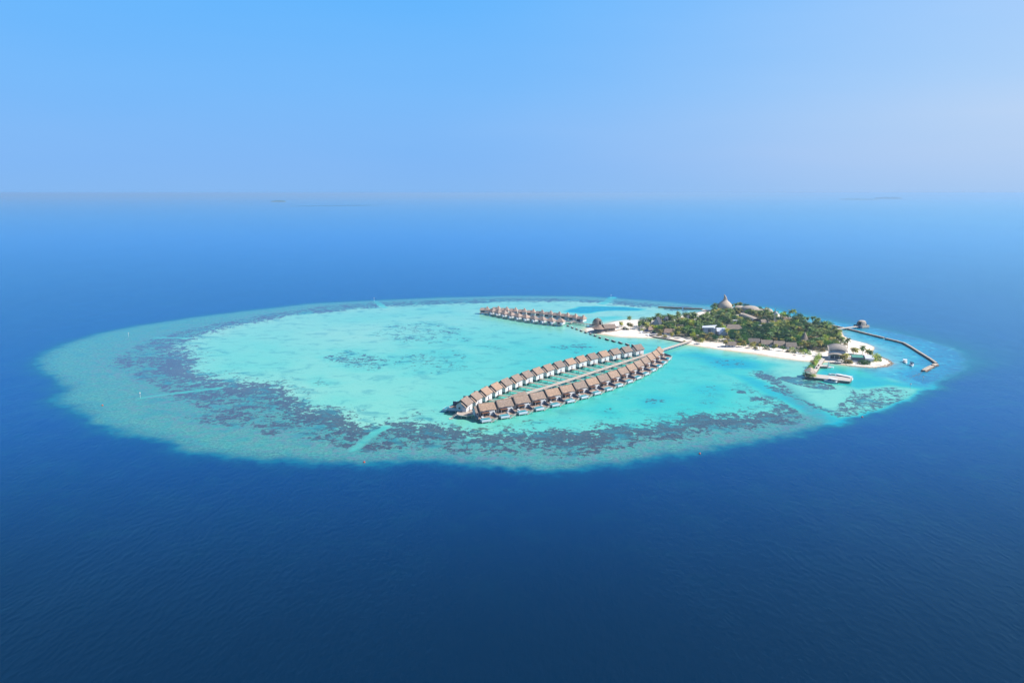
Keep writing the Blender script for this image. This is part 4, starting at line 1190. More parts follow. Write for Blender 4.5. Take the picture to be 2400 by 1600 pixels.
# white modern building
p = at(1668, 783); o = empty('white_building', tuple(p), R(-4))
MB().hexa([(-11, -2.6, 7.2), (1, -4, 7.6), (5.5, 3.6, 9.1), (-9.5, 3.6, 7.9), (-11, -2.6, 7.6), (1, -4, 8.0), (5.5, 3.6, 9.5), (-9.5, 3.6, 8.3)]).build('flat_roof', M['sheet'], o)
MB().box(-9, 0, -2.2, 3.2, -.3, 7.1).build('wall', M['grey'], o)
MB().box(.05, 3.2, -3.2, 3.0, -.3, 7.3).build('stair_tower', M['white'], o)
for k in range(3): MB().box(-4.6, -1.6, -2.28, -2.2, 1.2 + 1.9 * k, 2.3 + 1.9 * k).build('window', M['glass'], o)
MB().slope(4.6, 14, -3.4, 3.6, .6, 7.0, .12, 4, 3, .01, 80).slope(4.6, 14, 4.6, 3.6, .6, 7.0, .12, 4, 3, .01, 81).build('gable_roof', M['sheet'], o)
MB().box(5.2, 13, -2.4, 3.4, -.3, 3.9).build('annex', M['white'], o)
tag(o, 'white two storey building with flat tilted roof in the middle of the trees', 'building')
gable_house(1718, 777, 17, 12, 4.2, 3.6, -6, 'large hip roofed hall with brown thatch right of the white building', 'hall', 'thatch_grey', name='thatched_hall', hip=.35, seed=41, win=4)
gable_house(1694, 787, 8, 7, 3.0, 4.0, 84, 'pale blue gable ended house in front of the large hip roofed hall', 'house', 'sheet', 'white', name='gable_house', seed=43)
# cone roofed spa
p = at(1884, 806); o = empty('cone_hut', tuple(p))
MB().lathe([(6.6, 3.2), (4.2, 5.6), (2.2, 8.6), (.8, 11.2), (.05, 12.8)], 20).lathe([(6.6, 3.0), (.1, 3.3)], 20).build('roof', M['thatch_grey'], o)
MB().lathe([(5.2, -.4), (5.2, 3.3)], 16).build('wall', M['white'], o)
MB().box(3.0, 4.4, -4.4, -4.0, .2, 2.4).build('door', M['glass'], o)
tag(o, 'tall cone shaped thatched hut deep in the eastern palms', 'hut')
# plunge pools and little pavilions glimpsed in clearings
for u, v, lab in ((1722, 756, 'white flat roofed kiosk left of the vaulted hall'), (1783, 768, 'white sun terrace wall in front of the thatched hall')):
    p = at(u, v); o = empty('kiosk', tuple(p), R(-8))
    MB().box(-3.6, 3.6, -2.2, 2.2, 2.7, 3.0).build('roof', M['white'], o)
    MB().box(-3, 3, -1.8, 1.8, -.2, 2.69).build('wall', M['white'], o)
    MB().box(-1.2, 1.2, -1.9, -1.8, .2, 2.1).build('door', M['glass'], o)
    tag(o, lab, 'kiosk')
# dark awnings on the west beach
for i, (u, v, lab) in enumerate(((1515, 779.5, 'left navy blue tent on the sand below the small hut'), (1531, 785.5, 'right navy blue tent on the sand beside the sea wall'))):
    p = at(u, v); o = empty('beach_tent', tuple(p), R(12))
    mb = MB(); mb.add([(-3.6, -2.4, 2.0), (3.6, -2.4, 2.0), (3.6, 2.4, 2.0), (-3.6, 2.4, 2.0), (-1.2, 0, 3.4), (1.2, 0, 3.4)], [(0, 1, 5, 4), (1, 2, 5), (2, 3, 4, 5), (3, 0, 4)]); mb.build('canopy', M['navy'], o)
    for x in (-3.4, 3.4):
        for y in (-2.2, 2.2): MB().box(x - .08, x + .08, y - .08, y + .08, -.3, 2.02).build('pole', M['pile'], o)
    MB().hexa([(-7, -2, 0), (-3.8, -2.4, 0), (-3.8, -2.2, 0), (-7, -1.8, 0), (-7, 1.6, 1.8), (-3.8, 1.6, 2.2), (-3.8, 1.8, 2.2), (-7, 1.8, 1.8)]).build('side_sheet', M['white'], o)
    tag(o, lab, 'tent', 'navy tents on the west beach')

# stones along the shore of the spit
rr = random.Random(15); mb = MB()
edge = [P(u, v, 0) for u, v in ((1945,849.5),(1965,854),(2005,859.5),(2046,862.5),(2078,859.5),(2091,853),(2088,847),(2070,838))]
for k in range(520):
    i = rr.randrange(len(edge) - 1) if k > 260 else rr.choice((1, 2, 3, 4)); f = rr.random(); q = edge[i].lerp(edge[i + 1], f); r = rr.uniform(.25, .75)
    x, y = q.x + rr.gauss(0, 1.3), q.y + rr.gauss(.6, 1.5); z = max(ground_z(x, y), -.2) + .05
    mb.add([(x + dx * r * rr.uniform(.7, 1.3), y + dy * r * rr.uniform(.7, 1.3), z + dz * r * .6) for dx, dy, dz in ((1, 0, 0), (0, 1, 0), (-1, 0, 0), (0, -1, 0), (0, 0, 1), (0, 0, -1))], [(0, 1, 4), (1, 2, 4), (2, 3, 4), (3, 0, 4), (1, 0, 5), (2, 1, 5), (3, 2, 5), (0, 3, 5)])
o = mb.build('shore_stones', M['shorestone']); tag(o, 'band of small brown stones along the shore of the east spit', 'stones', kind='stuff')

# ---------------------------------------------------------------- radio mast with dishes
p = at(1814, 764); o = empty('radio_mast', tuple(p))
H_ = 20.5
for k in range(3):
    a = k * 2.094; MB().tube([(.8 * math.cos(a), .8 * math.sin(a), 0), (.3 * math.cos(a), .3 * math.sin(a), H_)], .13, 5).build('leg', M['steel'], o)
mb = MB()
for i in range(14):
    z0, z1 = i * H_ / 14, (i + 1) * H_ / 14
    r0, r1 = .8 - .5 * i / 14, .8 - .5 * (i + 1) / 14
    for k in range(3):
        a, b = k * 2.094, (k + 1) * 2.094
        mb.tube([(r0 * math.cos(a), r0 * math.sin(a), z0), (r1 * math.cos(b), r1 * math.sin(b), z1)], .06, 4)
mb.build('lattice', M['steel'], o)
for z, dx in ((H_ - .5, 0), (H_ - 3, .6), (H_ - 5.5, -.5)):
    MB().box(dx - .35, dx + .35, -.6, -.35, z - 1.2, z).build('antenna', M['white'], o)
tag(o, 'tall thin radio mast rising above the island trees', 'mast')
for i, (u, v, r, z, lab) in enumerate(((1817.5, 751, 1.9, 7.0, 'upper white radome ball beside the mast'), (1812, 752, 1.7, 5.0, 'lower white radome ball beside the mast'))):
    p = at(u, v); o = empty('radome', tuple(p))
    MB().lathe([(r * math.sin(a) + .01, z + r - r * math.cos(a)) for a in np.linspace(0, math.pi, 9)], 14).build('dome', M['white'], o, True)
    MB().tube([(0, 0, -.3), (0, 0, z + .1)], .5, 6).build('post', M['steel'], o)
    tag(o, lab, 'radome', 'white radomes beside the mast')

# ---------------------------------------------------------------- shell pavilion on the open reef and its bridge
p = P(2018.5, 767, 0); o = empty('shell_pavilion', (p.x, p.y, 0), R(22)); o.scale = (.74, .8, .82)
a_ = np.linspace(0, math.pi / 2, 8)
pr = [(math.cos(a) ** .6 if a < 1.55 else .01, 3.4 + 6.6 * math.sin(a)) for a in a_]
MB().lathe(pr, 18, sx=8.0, sy=5.6, a0=R(-128), a1=R(112)).lathe([(r * .96, z - .2) for r, z in pr], 18, sx=8.0, sy=5.6, a0=R(-128), a1=R(112)).build('shell', M['shell'], o, True)
up = [(r * 1.01, z + .03) for r, z in pr if z > 7.6]
MB().lathe(up, 28, sx=8.05, sy=5.65).build('crown', M['shell'], o, True)
for a in (R(-133), R(117), R(180)):
    MB().tube([(8.0 * r * math.cos(a), 5.6 * r * math.sin(a), z) for r, z in pr[:6]], [.5, .46, .42, .38, .34, .3], 6).build('rib', M['shell'], o)
MB().add([(6.3 * math.cos(R(-50)) + 1.7 * math.cos(t_), -4.75 + .0, 3.4 + 2.2 * math.sin(t_)) for t_ in np.linspace(0, math.pi, 7)] + [(6.3 * math.cos(R(-50)) + 1.7 * math.cos(t_), -4.95, 3.4 + 2.2 * math.sin(t_)) for t_ in np.linspace(0, math.pi, 7)], [tuple(range(7)), tuple(range(13, 6, -1))]).build('opening', M['glass'], o)
MB().box(-8.5, -5.5, -6, 6.5, .5, 3.4).build('landing', M['slate'], o)
MB().box(-5.45, 9.2, -6.3, 6.3, .4, 3.38).build('base', M['cap'], o)
for x in (-7, -2, 3, 8):
    for y in (-5, 5): MB().tube([(x, y, -1.2), (x, y, .5)], .35, 6).build('stilt', M['pile'], o)
tag(o, 'pale shell roofed pavilion standing in the sea at the end of a bridge', 'pavilion')
jetty('pavilion_bridge', [P(1934, 774.5, 2.6), P(1970, 769.5, 2.6), P(2009, 764.2, 2.8)], 3.0, 'long pale bridge from the east trees to the shell pavilion in the sea', 'footbridge', z=2.6, mt='cap', step=5.5)
jetty('landing_deck', [P(1645, 725.5, 2.4), P(1668, 727.5, 2.4), P(1690, 729.5, 2.4)], 7.0, 'flat pale landing deck on the far shore left of the onion tower', 'deck', z=2.2, mt='conc', step=6)

# ---------------------------------------------------------------- arrival building and hut on the east spit
p = at(1960, 838.5); o = empty('arrival_building', tuple(p), R(-16))
def arc_roof(mb, x0, x1, y0, y1, z, rise, th=.35, n=12, tilt=0):
    vs = []
    for layer in (0, 1):
        for y, sc_, tz in ((y0, 1.0, 0), ((y0 + y1) / 2, 1.1, tilt * .75), (y1, .95, tilt)):
            for i in range(n + 1):
                f = i / n; vs.append((x0 + (x1 - x0) * f, y, z + tz + rise * sc_ * math.sin(math.pi * (.08 + .84 * f)) + layer * th))
    m = n + 1; off = 3 * m; fs = []
    for r_ in range(2):
        for i in range(n):
            q = (r_ * m + i, r_ * m + i + 1, (r_ + 1) * m + i + 1, (r_ + 1) * m + i)
            fs.append(q[::-1]); fs.append(tuple(k + off for k in q))
    for i in range(n):
        for r_ in (0, 2): fs.append((r_ * m + i, r_ * m + i + 1, off + r_ * m + i + 1, off + r_ * m + i))
    for r_ in range(2):
        for c_ in (0, n): fs.append((r_ * m + c_, (r_ + 1) * m + c_, off + (r_ + 1) * m + c_, off + r_ * m + c_))
    return mb.add(vs, fs)
arc_roof(MB(), -8.0, 8.6, -5.0, 6.5, 5.6, 3.2, tilt=3.4).build('upper_roof', M['shell'], o, True)
arc_roof(MB(), -8.6, 5.2, -8.8, -4.3, 3.3, 1.6, .3, tilt=.9).build('lower_roof', M['shell'], o, True)
MB().box(-6.2, 6.8, -4.2, 5.5, -.3, 6.9).build('wall', M['grey'], o)
MB().box(-5.6, 3.4, -4.32, -4.2, .2, 3.6).build('glass_front', M['glass'], o)
for x in (-7.4, -2.9, 1.2, 4.6): MB().box(x - .18, x + .18, -8.2, -7.85, -.3, 3.7).build('post', M['white'], o)
tag(o, 'arrival building with two curved thatch roofs at the head of the harbour pier', 'building')
p = at(2019, 844); o = empty('boat_shed', tuple(p), R(-12))
MB().slope(-8.8, 2.2, -3.4, 3.0, .8, 4.6, .12, 4, 3, .01, 90).slope(-8.8, 2.2, 5, 3.0, .8, 4.6, .12, 4, 3, .01, 91).build('green_roof', M['greenroof'], o)
MB().slope(1.6, 9.4, -5.2, 2.8, .2, 4.9, .12, 4, 3, .01, 92).slope(1.6, 9.4, 5, 2.8, .2, 4.9, .12, 4, 3, .01, 93).build('white_roof', M['sheet'], o)
MB().box(2.2, 8.8, -4.4, 4.2, -.2, 3.0).build('wall', M['grey'], o)
MB().box(-8, 2.15, -2.6, 4.2, -.2, 3.0).build('rear_wall', M['slate'], o)
MB().hexa([(1.4, -5.1, 2.7), (1.7, -5.1, 2.7), (1.7, .2, 4.8), (1.4, .2, 4.8), (1.4, -5.1, 3.1), (1.7, -5.1, 3.1), (1.7, .2, 5.2), (1.4, .2, 5.2)]).build('barge_board', M['dark'], o)
tag(o, 'shed with green and pale sheet metal roofs among shrubs on the spit', 'shed')
p = at(2003, 849); o = empty('fence', tuple(p), R(-8))
for k in range(7): MB().box(-7 + k * 2.0, -5.05 + k * 2.0, -.06, .06, 0, 1.6).build('panel', M['grey'], o)
tag(o, 'low pale panel fence beside the shed on the spit', 'fence')
p = at(1999, 831); o = MB().box(-8, 8, -.9, .9, .2, .9, R(-10)).build('concrete_ramp', M['white']); o.location = p
tag(o, 'white low wall running from the arrival building to the shed', 'wall')
p = at(2058, 855.5); o = empty('bench', tuple(p), R(-6))
MB().box(-2.2, 2.2, -.5, .5, .5, .7).build('seat', M['grey'], o)
for x in (-1.8, 1.8): MB().box(x - .2, x + .2, -.4, .4, -.2, .5).build('leg', M['grey'], o)
tag(o, 'grey low bench on the stony tip of the spit', 'bench')

# ---------------------------------------------------------------- harbour pier: L shaped quay
def quay(name, corners, z, label, cat):
    """solid quay from four deck corners in the photograph"""
    q = [P(u, v, z) for u, v in corners]; o = empty(name, (q[0].x, q[0].y, 0))
    q = [c - Vector((q[0].x, q[0].y, 0)) for c in q]
    cx = sum((c for c in q), Vector()) / 4
    MB().hexa([(c.x, c.y, z - .4) for c in q] + [(c.x, c.y, z) for c in q]).build('deck', M['conc'], o)
    w_ = [cx + (c - cx) * .965 for c in q]
    MB().hexa([(c.x, c.y, -1.5) for c in w_] + [(c.x, c.y, z - .41) for c in w_]).build('quay_wall', M['stone'], o)
    for a, b in ((q[0], q[1]), (q[3], q[2])):
        d = b - a
        n = d.cross(Vector((0, 0, 1))).normalized() * .2
        MB().hexa([(v.x, v.y, z + .003) for v in (a - n, b - n, b + n, a + n)] + [(v.x, v.y, z + .25) for v in (a - n, b - n, b + n, a + n)]).build('kerb', M['cap'], o)
        k = 1.0
        while k < d.length:
            c = a + d * (k / d.length); MB().tube([(c.x, c.y, -1.5), (c.x, c.y, z + .4)], .2, 6).build('fender_pile', M['pile'], o); k += 4.2
    tag(o, label, cat); return o
quay('pier', [(1902.5, 874.5), (1910.5, 875.5), (1934.5, 838.5), (1924.5, 837)], 2.1, 'straight concrete pier running from the arrival building to the hexagon roofed corner', 'pier')
quay('quay', [(1889, 876.0), (1911, 882.5), (1995, 895.0), (1998, 886.0)], 2.0, 'outer quay arm where the ferry and speedboat are tied up', 'quay') if False else None
qa = [(1909, 876.0), (1907.5, 884.5), (1993.5, 893.5), (1997.5, 885.0)]
quay('quay', qa, 2.15, 'outer concrete quay arm where the long ferry and speedboat are tied up', 'quay')
quay('quay', [(1886.5, 872), (1887.5, 882), (1907, 884.3), (1908.6, 875.8)], 2.1, 'square quay corner under the hexagon roofed shelter', 'quay')
quay('quay', [(1923, 854.5), (1922, 858), (1939.5, 858.8), (1940, 855)], 1.8, 'short side landing stage off the pier by the white post', 'quay')
p = P(1941.5, 857.5, 1.8); o = empty('harbour_light', (p.x, p.y, 0))
MB().box(-.45, .45, -.45, .45, -1.2, 5.6).build('post', M['boatw'], o)
MB().box(-2.2, 2.2, -1.2, 1.4, .3, .75).build('base', M['white'], o)
tag(o, 'thick white harbour post standing at the end of the side landing', 'post')
# hexagonal shelter
p = P(1898.5, 877, 2.1); o = empty('corner_shelter', (p.x, p.y, 2.1), R(10))
MB().lathe([(5.4, 3.0), (.05, 6.2)], 6).lathe([(5.4, 2.8), (.1, 3.0)], 6).build('roof', M['shell'], o)
for k in range(6):
    a = k * math.pi / 3; MB().box(4.3 * math.cos(a) - .12, 4.3 * math.cos(a) + .12, 4.3 * math.sin(a) - .12, 4.3 * math.sin(a) + .12, 0, 3.05).build('post', M['pile'], o)
tag(o, 'hexagon roofed shelter on the corner of the harbour quay', 'shelter')
# luggage and people-scale clutter on the pier
for i, (u, v) in enumerate(((1918.5, 857), (1914, 863))):
    p = P(u, v, 2.1); o = empty('luggage_cart', (p.x, p.y, 2.1), R(60))
    MB().box(-1.1, 1.1, -.6, .6, .35, .5).build('platform', M['dark'], o)
    MB().box(-.9, .2, -.5, .5, .51, 1.2).build('luggage', M['brown'], o)
    for x in (-.8, .8):
        for y in (-.6, .5): MB().box(x - .18, x + .18, y, y + .1, 0, .34).build('wheel', M['dark'], o)
    tag(o, ('dark luggage cart in the middle of the pier', 'second dark luggage cart nearer the quay corner')[i], 'cart', 'luggage carts on the pier')

# ---------------------------------------------------------------- boats
def hull(L_, B_, H_, bow=.32, n=12, flare=1.0):
    mb = MB(); m = 5
    for i in range(n + 1):
        f = i / n; x = -L_ / 2 + L_ * f
        wd = B_ / 2 * (1 if f < 1 - bow else math.cos((f - (1 - bow)) / bow * math.pi / 2) ** .8 + .02)
        sh = H_ * (1 + .25 * max(0, f - .6) / .4)
        for y, z in ((-wd, sh), (-wd * .82, 0), (0, -.5 * (1 - max(0, f - .8) * 3)), (wd * .82, 0), (wd, sh)): mb.v.append((x, y, z))
    for i in range(n):
        for k in range(4): mb.f.append((i * m + k, i * m + k + 1, (i + 1) * m + k + 1, (i + 1) * m + k))
        mb.f.append((i * m + 4, i * m, (i + 1) * m, (i + 1) * m + 4))
    mb.f.append((0, 4, 3, 2, 1)); mb.f.append(tuple(n * m + k for k in range(5)))
    return mb
def boat_dir(a, b):
    return math.atan2(b.y - a.y, b.x - a.x)
# long ferry behind the quay
a, b = P(1997.5, 884, 2.6), P(1957, 876, 2.6); c = (a + b) / 2; L_ = (b - a).length
o = empty('ferry', (c.x, c.y, .2), boat_dir(a, b))
hull(L_, 4.2, 1.3, .2).build('hull', M['boatw'], o)
MB().box(-L_ * .44, L_ * .34, -1.7, 1.7, 1.35, 2.7).build('cabin', M['boatw'], o)
for k in range(8):
    x = -L_ * .40 + k * L_ * .092
    for y in (-1.76, 1.7): MB().box(x, x + 1.4, y, y + .06, 1.75, 2.4).build('window', M['glass'], o)
mb = MB(); m2 = 9
for i in range(m2):
    f = i / (m2 - 1); x = -L_ * .48 + L_ * .92 * f; wd = 2.1 * (1 if f < .8 else math.cos((f - .8) / .2 * 1.3))
    for y, z in ((-wd, 2.75), (0, 3.1), (wd, 2.75), (wd, 2.72), (0, 2.72), (-wd, 2.72)): mb.v.append((x, y, z))
for i in range(m2 - 1):
    for k in range(6): mb.f.append((i * 6 + k, i * 6 + (k + 1) % 6, (i + 1) * 6 + (k + 1) % 6, (i + 1) * 6 + k))
mb.f += [tuple(range(6)), tuple(range((m2 - 1) * 6, m2 * 6))]
mb.build('roof', M['boatw'], o)
MB().tube([(L_ * -.1, 0, 3.0), (L_ * -.1, 0, 4.3)], .08, 5).build('aerial', M['pile'], o)
tag(o, 'long white ferry with full length roof moored behind the quay', 'boat')
a, b = P(1963.5, 898.5, 0), P(1928.5, 892, 0); c = (a + b) / 2; L_ = (b - a).length
o = empty('speedboat', (c.x, c.y, .15), boat_dir(a, b))
hull(L_, 3.6, 1.2, .42).build('hull', M['boatw'], o)
MB().hexa([(-L_ * .02, -1.5, 1.3), (L_ * .16, -1.1, 1.3), (L_ * .16, 1.1, 1.3), (-L_ * .02, 1.5, 1.3), (-L_ * .02, -1.3, 2.7), (L_ * .06, -1.0, 2.7), (L_ * .06, 1.0, 2.7), (-L_ * .02, 1.3, 2.7)]).build('windscreen', M['boatb'], o)
MB().hexa([(-L_ * .42, -1.75, 2.95), (L_ * .12, -1.5, 2.95), (L_ * .12, 1.5, 2.95), (-L_ * .42, 1.75, 2.95), (-L_ * .42, -1.7, 3.12), (L_ * .12, -1.4, 3.12), (L_ * .12, 1.4, 3.12), (-L_ * .42, 1.7, 3.12)]).build('roof', M['boatw'], o)
for k in range(5):
    for y in (-1.55, 1.47): MB().box(-L_ * .41 + k * L_ * .1, -L_ * .41 + k * L_ * .1 + .12, y, y + .1, 1.25, 2.95).build('roof_post', M['boatw'], o)
for y in (-.9, 0, .9): MB().box(-L_ * .5 - .7, -L_ * .5, y - .25, y + .25, .3, 1.9).build('outboard_motor', M['dark'], o)
MB().box(-L_ * .38, -L_ * .06, -1.2, 1.2, 1.3, 1.75).build('seats', M['slate'], o)
tag(o, 'white and blue speedboat with canopy moored in front of the quay', 'boat')
def small_boat(u, v, L_, rz, name, label, canopy=True, dark=False, group=None):
    p = P(u, v, .4); o = empty(name, (p.x, p.y, .1), R(rz))
    hull(L_, L_ * .34, .8, .4, 8).build('hull', M['boatw'], o)
    MB().box(-L_ * .35, L_ * .1, -L_ * .12, L_ * .12, .85, 1.05).build('deck', M['slate' if dark else 'pile'], o)
    if canopy:
        MB().box(-L_ * .36, L_ * .14, -L_ * .17, L_ * .17, 2.4, 2.52).build('canopy', M['navy' if dark else 'boatw'], o)
        for x in (-L_ * .34, L_ * .12):
            for y in (-L_ * .15, L_ * .15): MB().box(x - .05, x + .05, y - .05, y + .05, .8, 2.39).build('canopy_post', M['boatw'], o)
    MB().box(-L_ / 2 - .5, -L_ / 2, -.25, .25, .2, 1.4).build('outboard_motor', M['dark'], o)
    tag(o, label, 'boat', group)
small_boat(2121.5, 848.5, 9.5, 250, 'dive_boat', 'small boat with white canopy moored inside the breakwater, the left one', group='boats moored inside the breakwater')
small_boat(2137, 855.5, 9.0, 245, 'dive_boat', 'small boat with dark canopy moored inside the breakwater, the right one', dark=True, group='boats moored inside the breakwater')
small_boat(1950, 877.5, 6.0, 160, 'dinghy', 'small open white dinghy tied left of the long ferry', canopy=False)
small_boat(1946, 860.5, 6.0, -8, 'dinghy', 'small white dinghy beside the white harbour post', canopy=False)

# ---------------------------------------------------------------- channel marks and buoys
for i, (u, v, h, lab) in enumerate(((2162.6, 895, 4.0, 'channel marker pole between breakwater tip and harbour mouth'), (2133, 913, 4.4, 'channel marker pole on the reef below the harbour mouth'), (329, 932, 3.6, 'channel marker pole at the outer end of the left sand cut'), (302, 790, 4.2, 'channel marker pole on the upper left reef flat'), (877, 706, 4.6, 'channel marker pole on the far rim of the reef'), (1432, 699, 4.6, 'channel marker pole at the far right passage through the rim'))):
    p = P(u, v, 0); o = empty('channel_marker', (p.x, p.y, 0))
    MB().tube([(0, 0, -1.2), (0, 0, h)], .11, 6).build('pole', M['white'], o)
    MB().lathe([(.01, h - .1), (.55, h), (.55, h + .15), (.01, h + .9)], 8).build('topmark', M['pile'], o)
    tag(o, lab, 'marker', 'channel marker poles on the reef')
for i, (u, v, lab) in enumerate(((240, 950, 'small red buoy on the left reef flat'), (853.7, 1083, 'small red buoy on the near edge of the reef'), (2020.6, 977, 'small red buoy off the lower right reef edge'), (1640, 1063, 'faint red buoy at the near right reef edge'))):
    p = P(u, v, 0); o = empty('buoy', (p.x, p.y, 0)); o.scale = (.65, .65, .65)
    MB().lathe([(.01, -.5), (.75, -.2), (.95, .25), (.7, .8), (.01, 1.1)], 12).build('float', M['red'], o, True)
    MB().tube([(0, 0, 1.0), (0, 0, 1.5)], .1, 5).build('eye', M['steel'], o)
    tag(o, lab, 'buoy', 'red buoys around the reef')
# flagpole and mast on the jetty
for u, v, h, lab in ((1540, 823, 15, 'thin flag pole beside the jetty where it nears the beach'), (1295.5, 903, 9.5, 'thin white pole standing on the middle of the jetty')):
    p = P(u, v, 2.5); o = empty('pole', (p.x, p.y, 0))
    MB().tube([(0, 0, -1.2), (0, 0, h)], [.12, .05], 6).build('shaft', M['steel'], o)
    MB().lathe([(.01, h), (.16, h + .1), (.01, h + .3)], 6).build('finial', M['steel'], o)
    tag(o, lab, 'pole')
# beach umbrellas in front of the bungalows
for i, (u, v, lab) in enumerate(((1868, 832, 'beach umbrella on the front beach, the left one'), (1889, 835, 'beach umbrella on the front beach, the right one'), (1912, 834.5, 'beach umbrella beside the hedge of the pier'))):
    p = at(u, v); o = empty('beach_umbrella', tuple(p))
    MB().lathe([(1.7, 2.0), (.02, 2.7)], 8).lathe([(1.7, 1.97), (.02, 2.6)], 8).build('canopy', M['white'], o)
    MB().tube([(0, 0, -.3), (0, 0, 2.6)], .05, 5).build('pole', M['pile'], o)
    tag(o, lab, 'umbrella', 'beach umbrellas on the front beach')

# ---------------------------------------------------------------- far islands and reefs near the horizon
def far_island(u, v, w_px, h_m, label, seed, green=True):
    p = P(u, v, 0); k = p.length / FPX * .98
    o = empty('far_island', (p.x, p.y, 0), math.atan2(-p.x, p.y) )
    wd = w_px * k / 2; rr = random.Random(seed)
    mb = MB(); mb.lathe([(1.0, -1), (.96, 1.0), (.5, 2.0), (.01, 2.4)], 40, sx=wd, sy=wd * .45); mb.build('sand', M['sandfar'], o)
    mb = MB(); n = 90
    for i in range(n):
        a = rr.random() * 6.283; r = math.sqrt(rr.random()) * .86
        x, y = wd * r * math.cos(a), wd * .4 * r * math.sin(a); hh = h_m * rr.uniform(.6, 1.1) * (1 - .5 * r ** 3); s = wd * rr.uniform(.06, .12)
        mb.lathe([(s, 0), (s * 1.15, hh * .5), (s * .8, hh * .85), (s * .2, hh)], 7, cx=x, cy=y)
    mb.build('forest', L['broad_dark'], o)['kind'] = 'stuff'
    tag(o, label, 'island')
M['sandfar'] = mat_simple('far_sand', (.55, .48, .40), .9, .1, .05)
far_island(653, 473.2, 34, 26, 'tiny hazy island near the horizon on the left', 1)
far_island(2084, 466.2, 56, 48, 'larger hazy wooded island near the horizon on the right', 2)
far_island(2010, 468, 82, 20, 'low thin hazy island just left of the larger one', 3)
def reef_patch(u0, u1, v0, v1, c, lab, th=1.2):
    a, b = P(u0, v0, 0), P(u1, v1, 0); cx = (a + b) / 2; L2 = (b - a).length / 2; n = 40
    mb = MB(); kx = math.atan2(b.y - a.y, b.x - a.x); wy = th * cx.length ** 2 / (CAM_H * FPX)
    vs = [(L2 * math.cos(2 * math.pi * k / n), wy * math.sin(2 * math.pi * k / n) * (1 + .3 * math.sin(k * 1.7)), 0) for k in range(n)]
    mb.add(vs, [tuple(range(n))]); o = mb.build('reef_patch', c); o.location = (cx.x, cx.y, .5); o.rotation_euler = (0, 0, kx)
    o['kind'] = 'structure'
M['reeffar'] = mat_simple('submerged_reef', (.02, .17, .34), .5, .3, .1)
reef_patch(690, 878, 484, 480.5, M['reeffar'], '', 1.1)
reef_patch(960, 1085, 463.5, 462.8, M['reeffar'], '', .8)

# ---------------------------------------------------------------- trees
def palm(seed, h, dry=False, nf=26, fl=4.3):
    rr = random.Random(seed)
    lean = rr.uniform(.3, 1.6); la = rr.uniform(0, 6.28)
    top = Vector((lean * math.cos(la), lean * math.sin(la), h))
    pts = [(top.x * f ** 1.7, top.y * f ** 1.7, h * f - (.6 if f == 0 else 0)) for f in (0, .25, .5, .75, 1)]
    tr = MB().tube(pts, [.28, .2, .17, .15, .16], 6)
    cr = MB()
    for k in range(nf):
        a = k * 2.399 + rr.uniform(-.25, .25)
        el = rr.uniform(-.35, 1.1) if k > 4 else rr.uniform(.8, 1.35)
        Lf = fl * rr.uniform(.8, 1.15); ns = 5
        d = Vector((math.cos(a), math.sin(a), 0)); sdv = Vector((-math.sin(a), math.cos(a), 0))
        p = top.copy(); e = el; spine = [p.copy()]
        for s in range(ns):
            p = p + (d * math.cos(e) + Vector((0, 0, math.sin(e)))) * (Lf / ns); e -= .33 + .12 * rr.random(); spine.append(p.copy())
        base = len(cr.v)
        for s, q in enumerate(spine):
            wd = (.12, .55, .72, .62, .4, .05)[s]
            for sg in (-1, 1): cr.v.append(tuple(q + sdv * sg * wd + Vector((0, 0, -wd * .55))))
            cr.v.append(tuple(q))
        for s in range(ns):
            b0, b1 = base + s * 3, base + s * 3 + 3
            cr.f.append((b0, b0 + 2, b1 + 2, b1)); cr.f.append((b0 + 2, b0 + 1, b1 + 1, b1 + 2))
    return tr, cr
def broad(seed, h, r, n=620, low=.25):
    rr = random.Random(seed)
    tr = MB().tube([(0, 0, -.5), (.1, 0, h * .3), (-.1, .1, h * .55)], [.35, .28, .2], 6)
    lobes = []
    for k in range(7):
        a = k * 2.4 + rr.random(); q = Vector((math.cos(a) * r * rr.uniform(.3, .62), math.sin(a) * r * rr.uniform(.3, .62), h * rr.uniform(.45, .8)))
        lobes.append((q, r * rr.uniform(.36, .58)))
        if k < 4: tr.tube([(-.05, .05, h * .35), tuple(q * .7 + Vector((0, 0, h * .15)))], [.16, .06], 4, False)
    lobes.append((Vector((0, 0, h * .78)), r * .6))
    cr = MB()
    for k in range(n):
        q, s = lobes[rr.randrange(len(lobes))]
        u = rr.uniform(-1, 1); a = rr.random() * 6.283; rad = s * rr.uniform(.72, 1.08)
        n_ = Vector((math.sqrt(1 - u * u) * math.cos(a), math.sqrt(1 - u * u) * math.sin(a), u * .8))
        c = q + n_ * rad
        if c.z < h * low: continue
        t1 = n_.orthogonal().normalized(); t1 = (t1 + n_ * rr.uniform(-.9, .9)).normalized(); t2 = n_.cross(t1).normalized()
        g = rr.uniform(.22, .5); ca, sa = math.cos(a * 3), math.sin(a * 3)
        e1, e2 = (t1 * ca + t2 * sa) * g, (t2 * ca - t1 * sa) * g * .7
        cr.add([c - e1, c + e2, c + e1, c - e2], [(0, 1, 2, 3)])
    return tr, cr
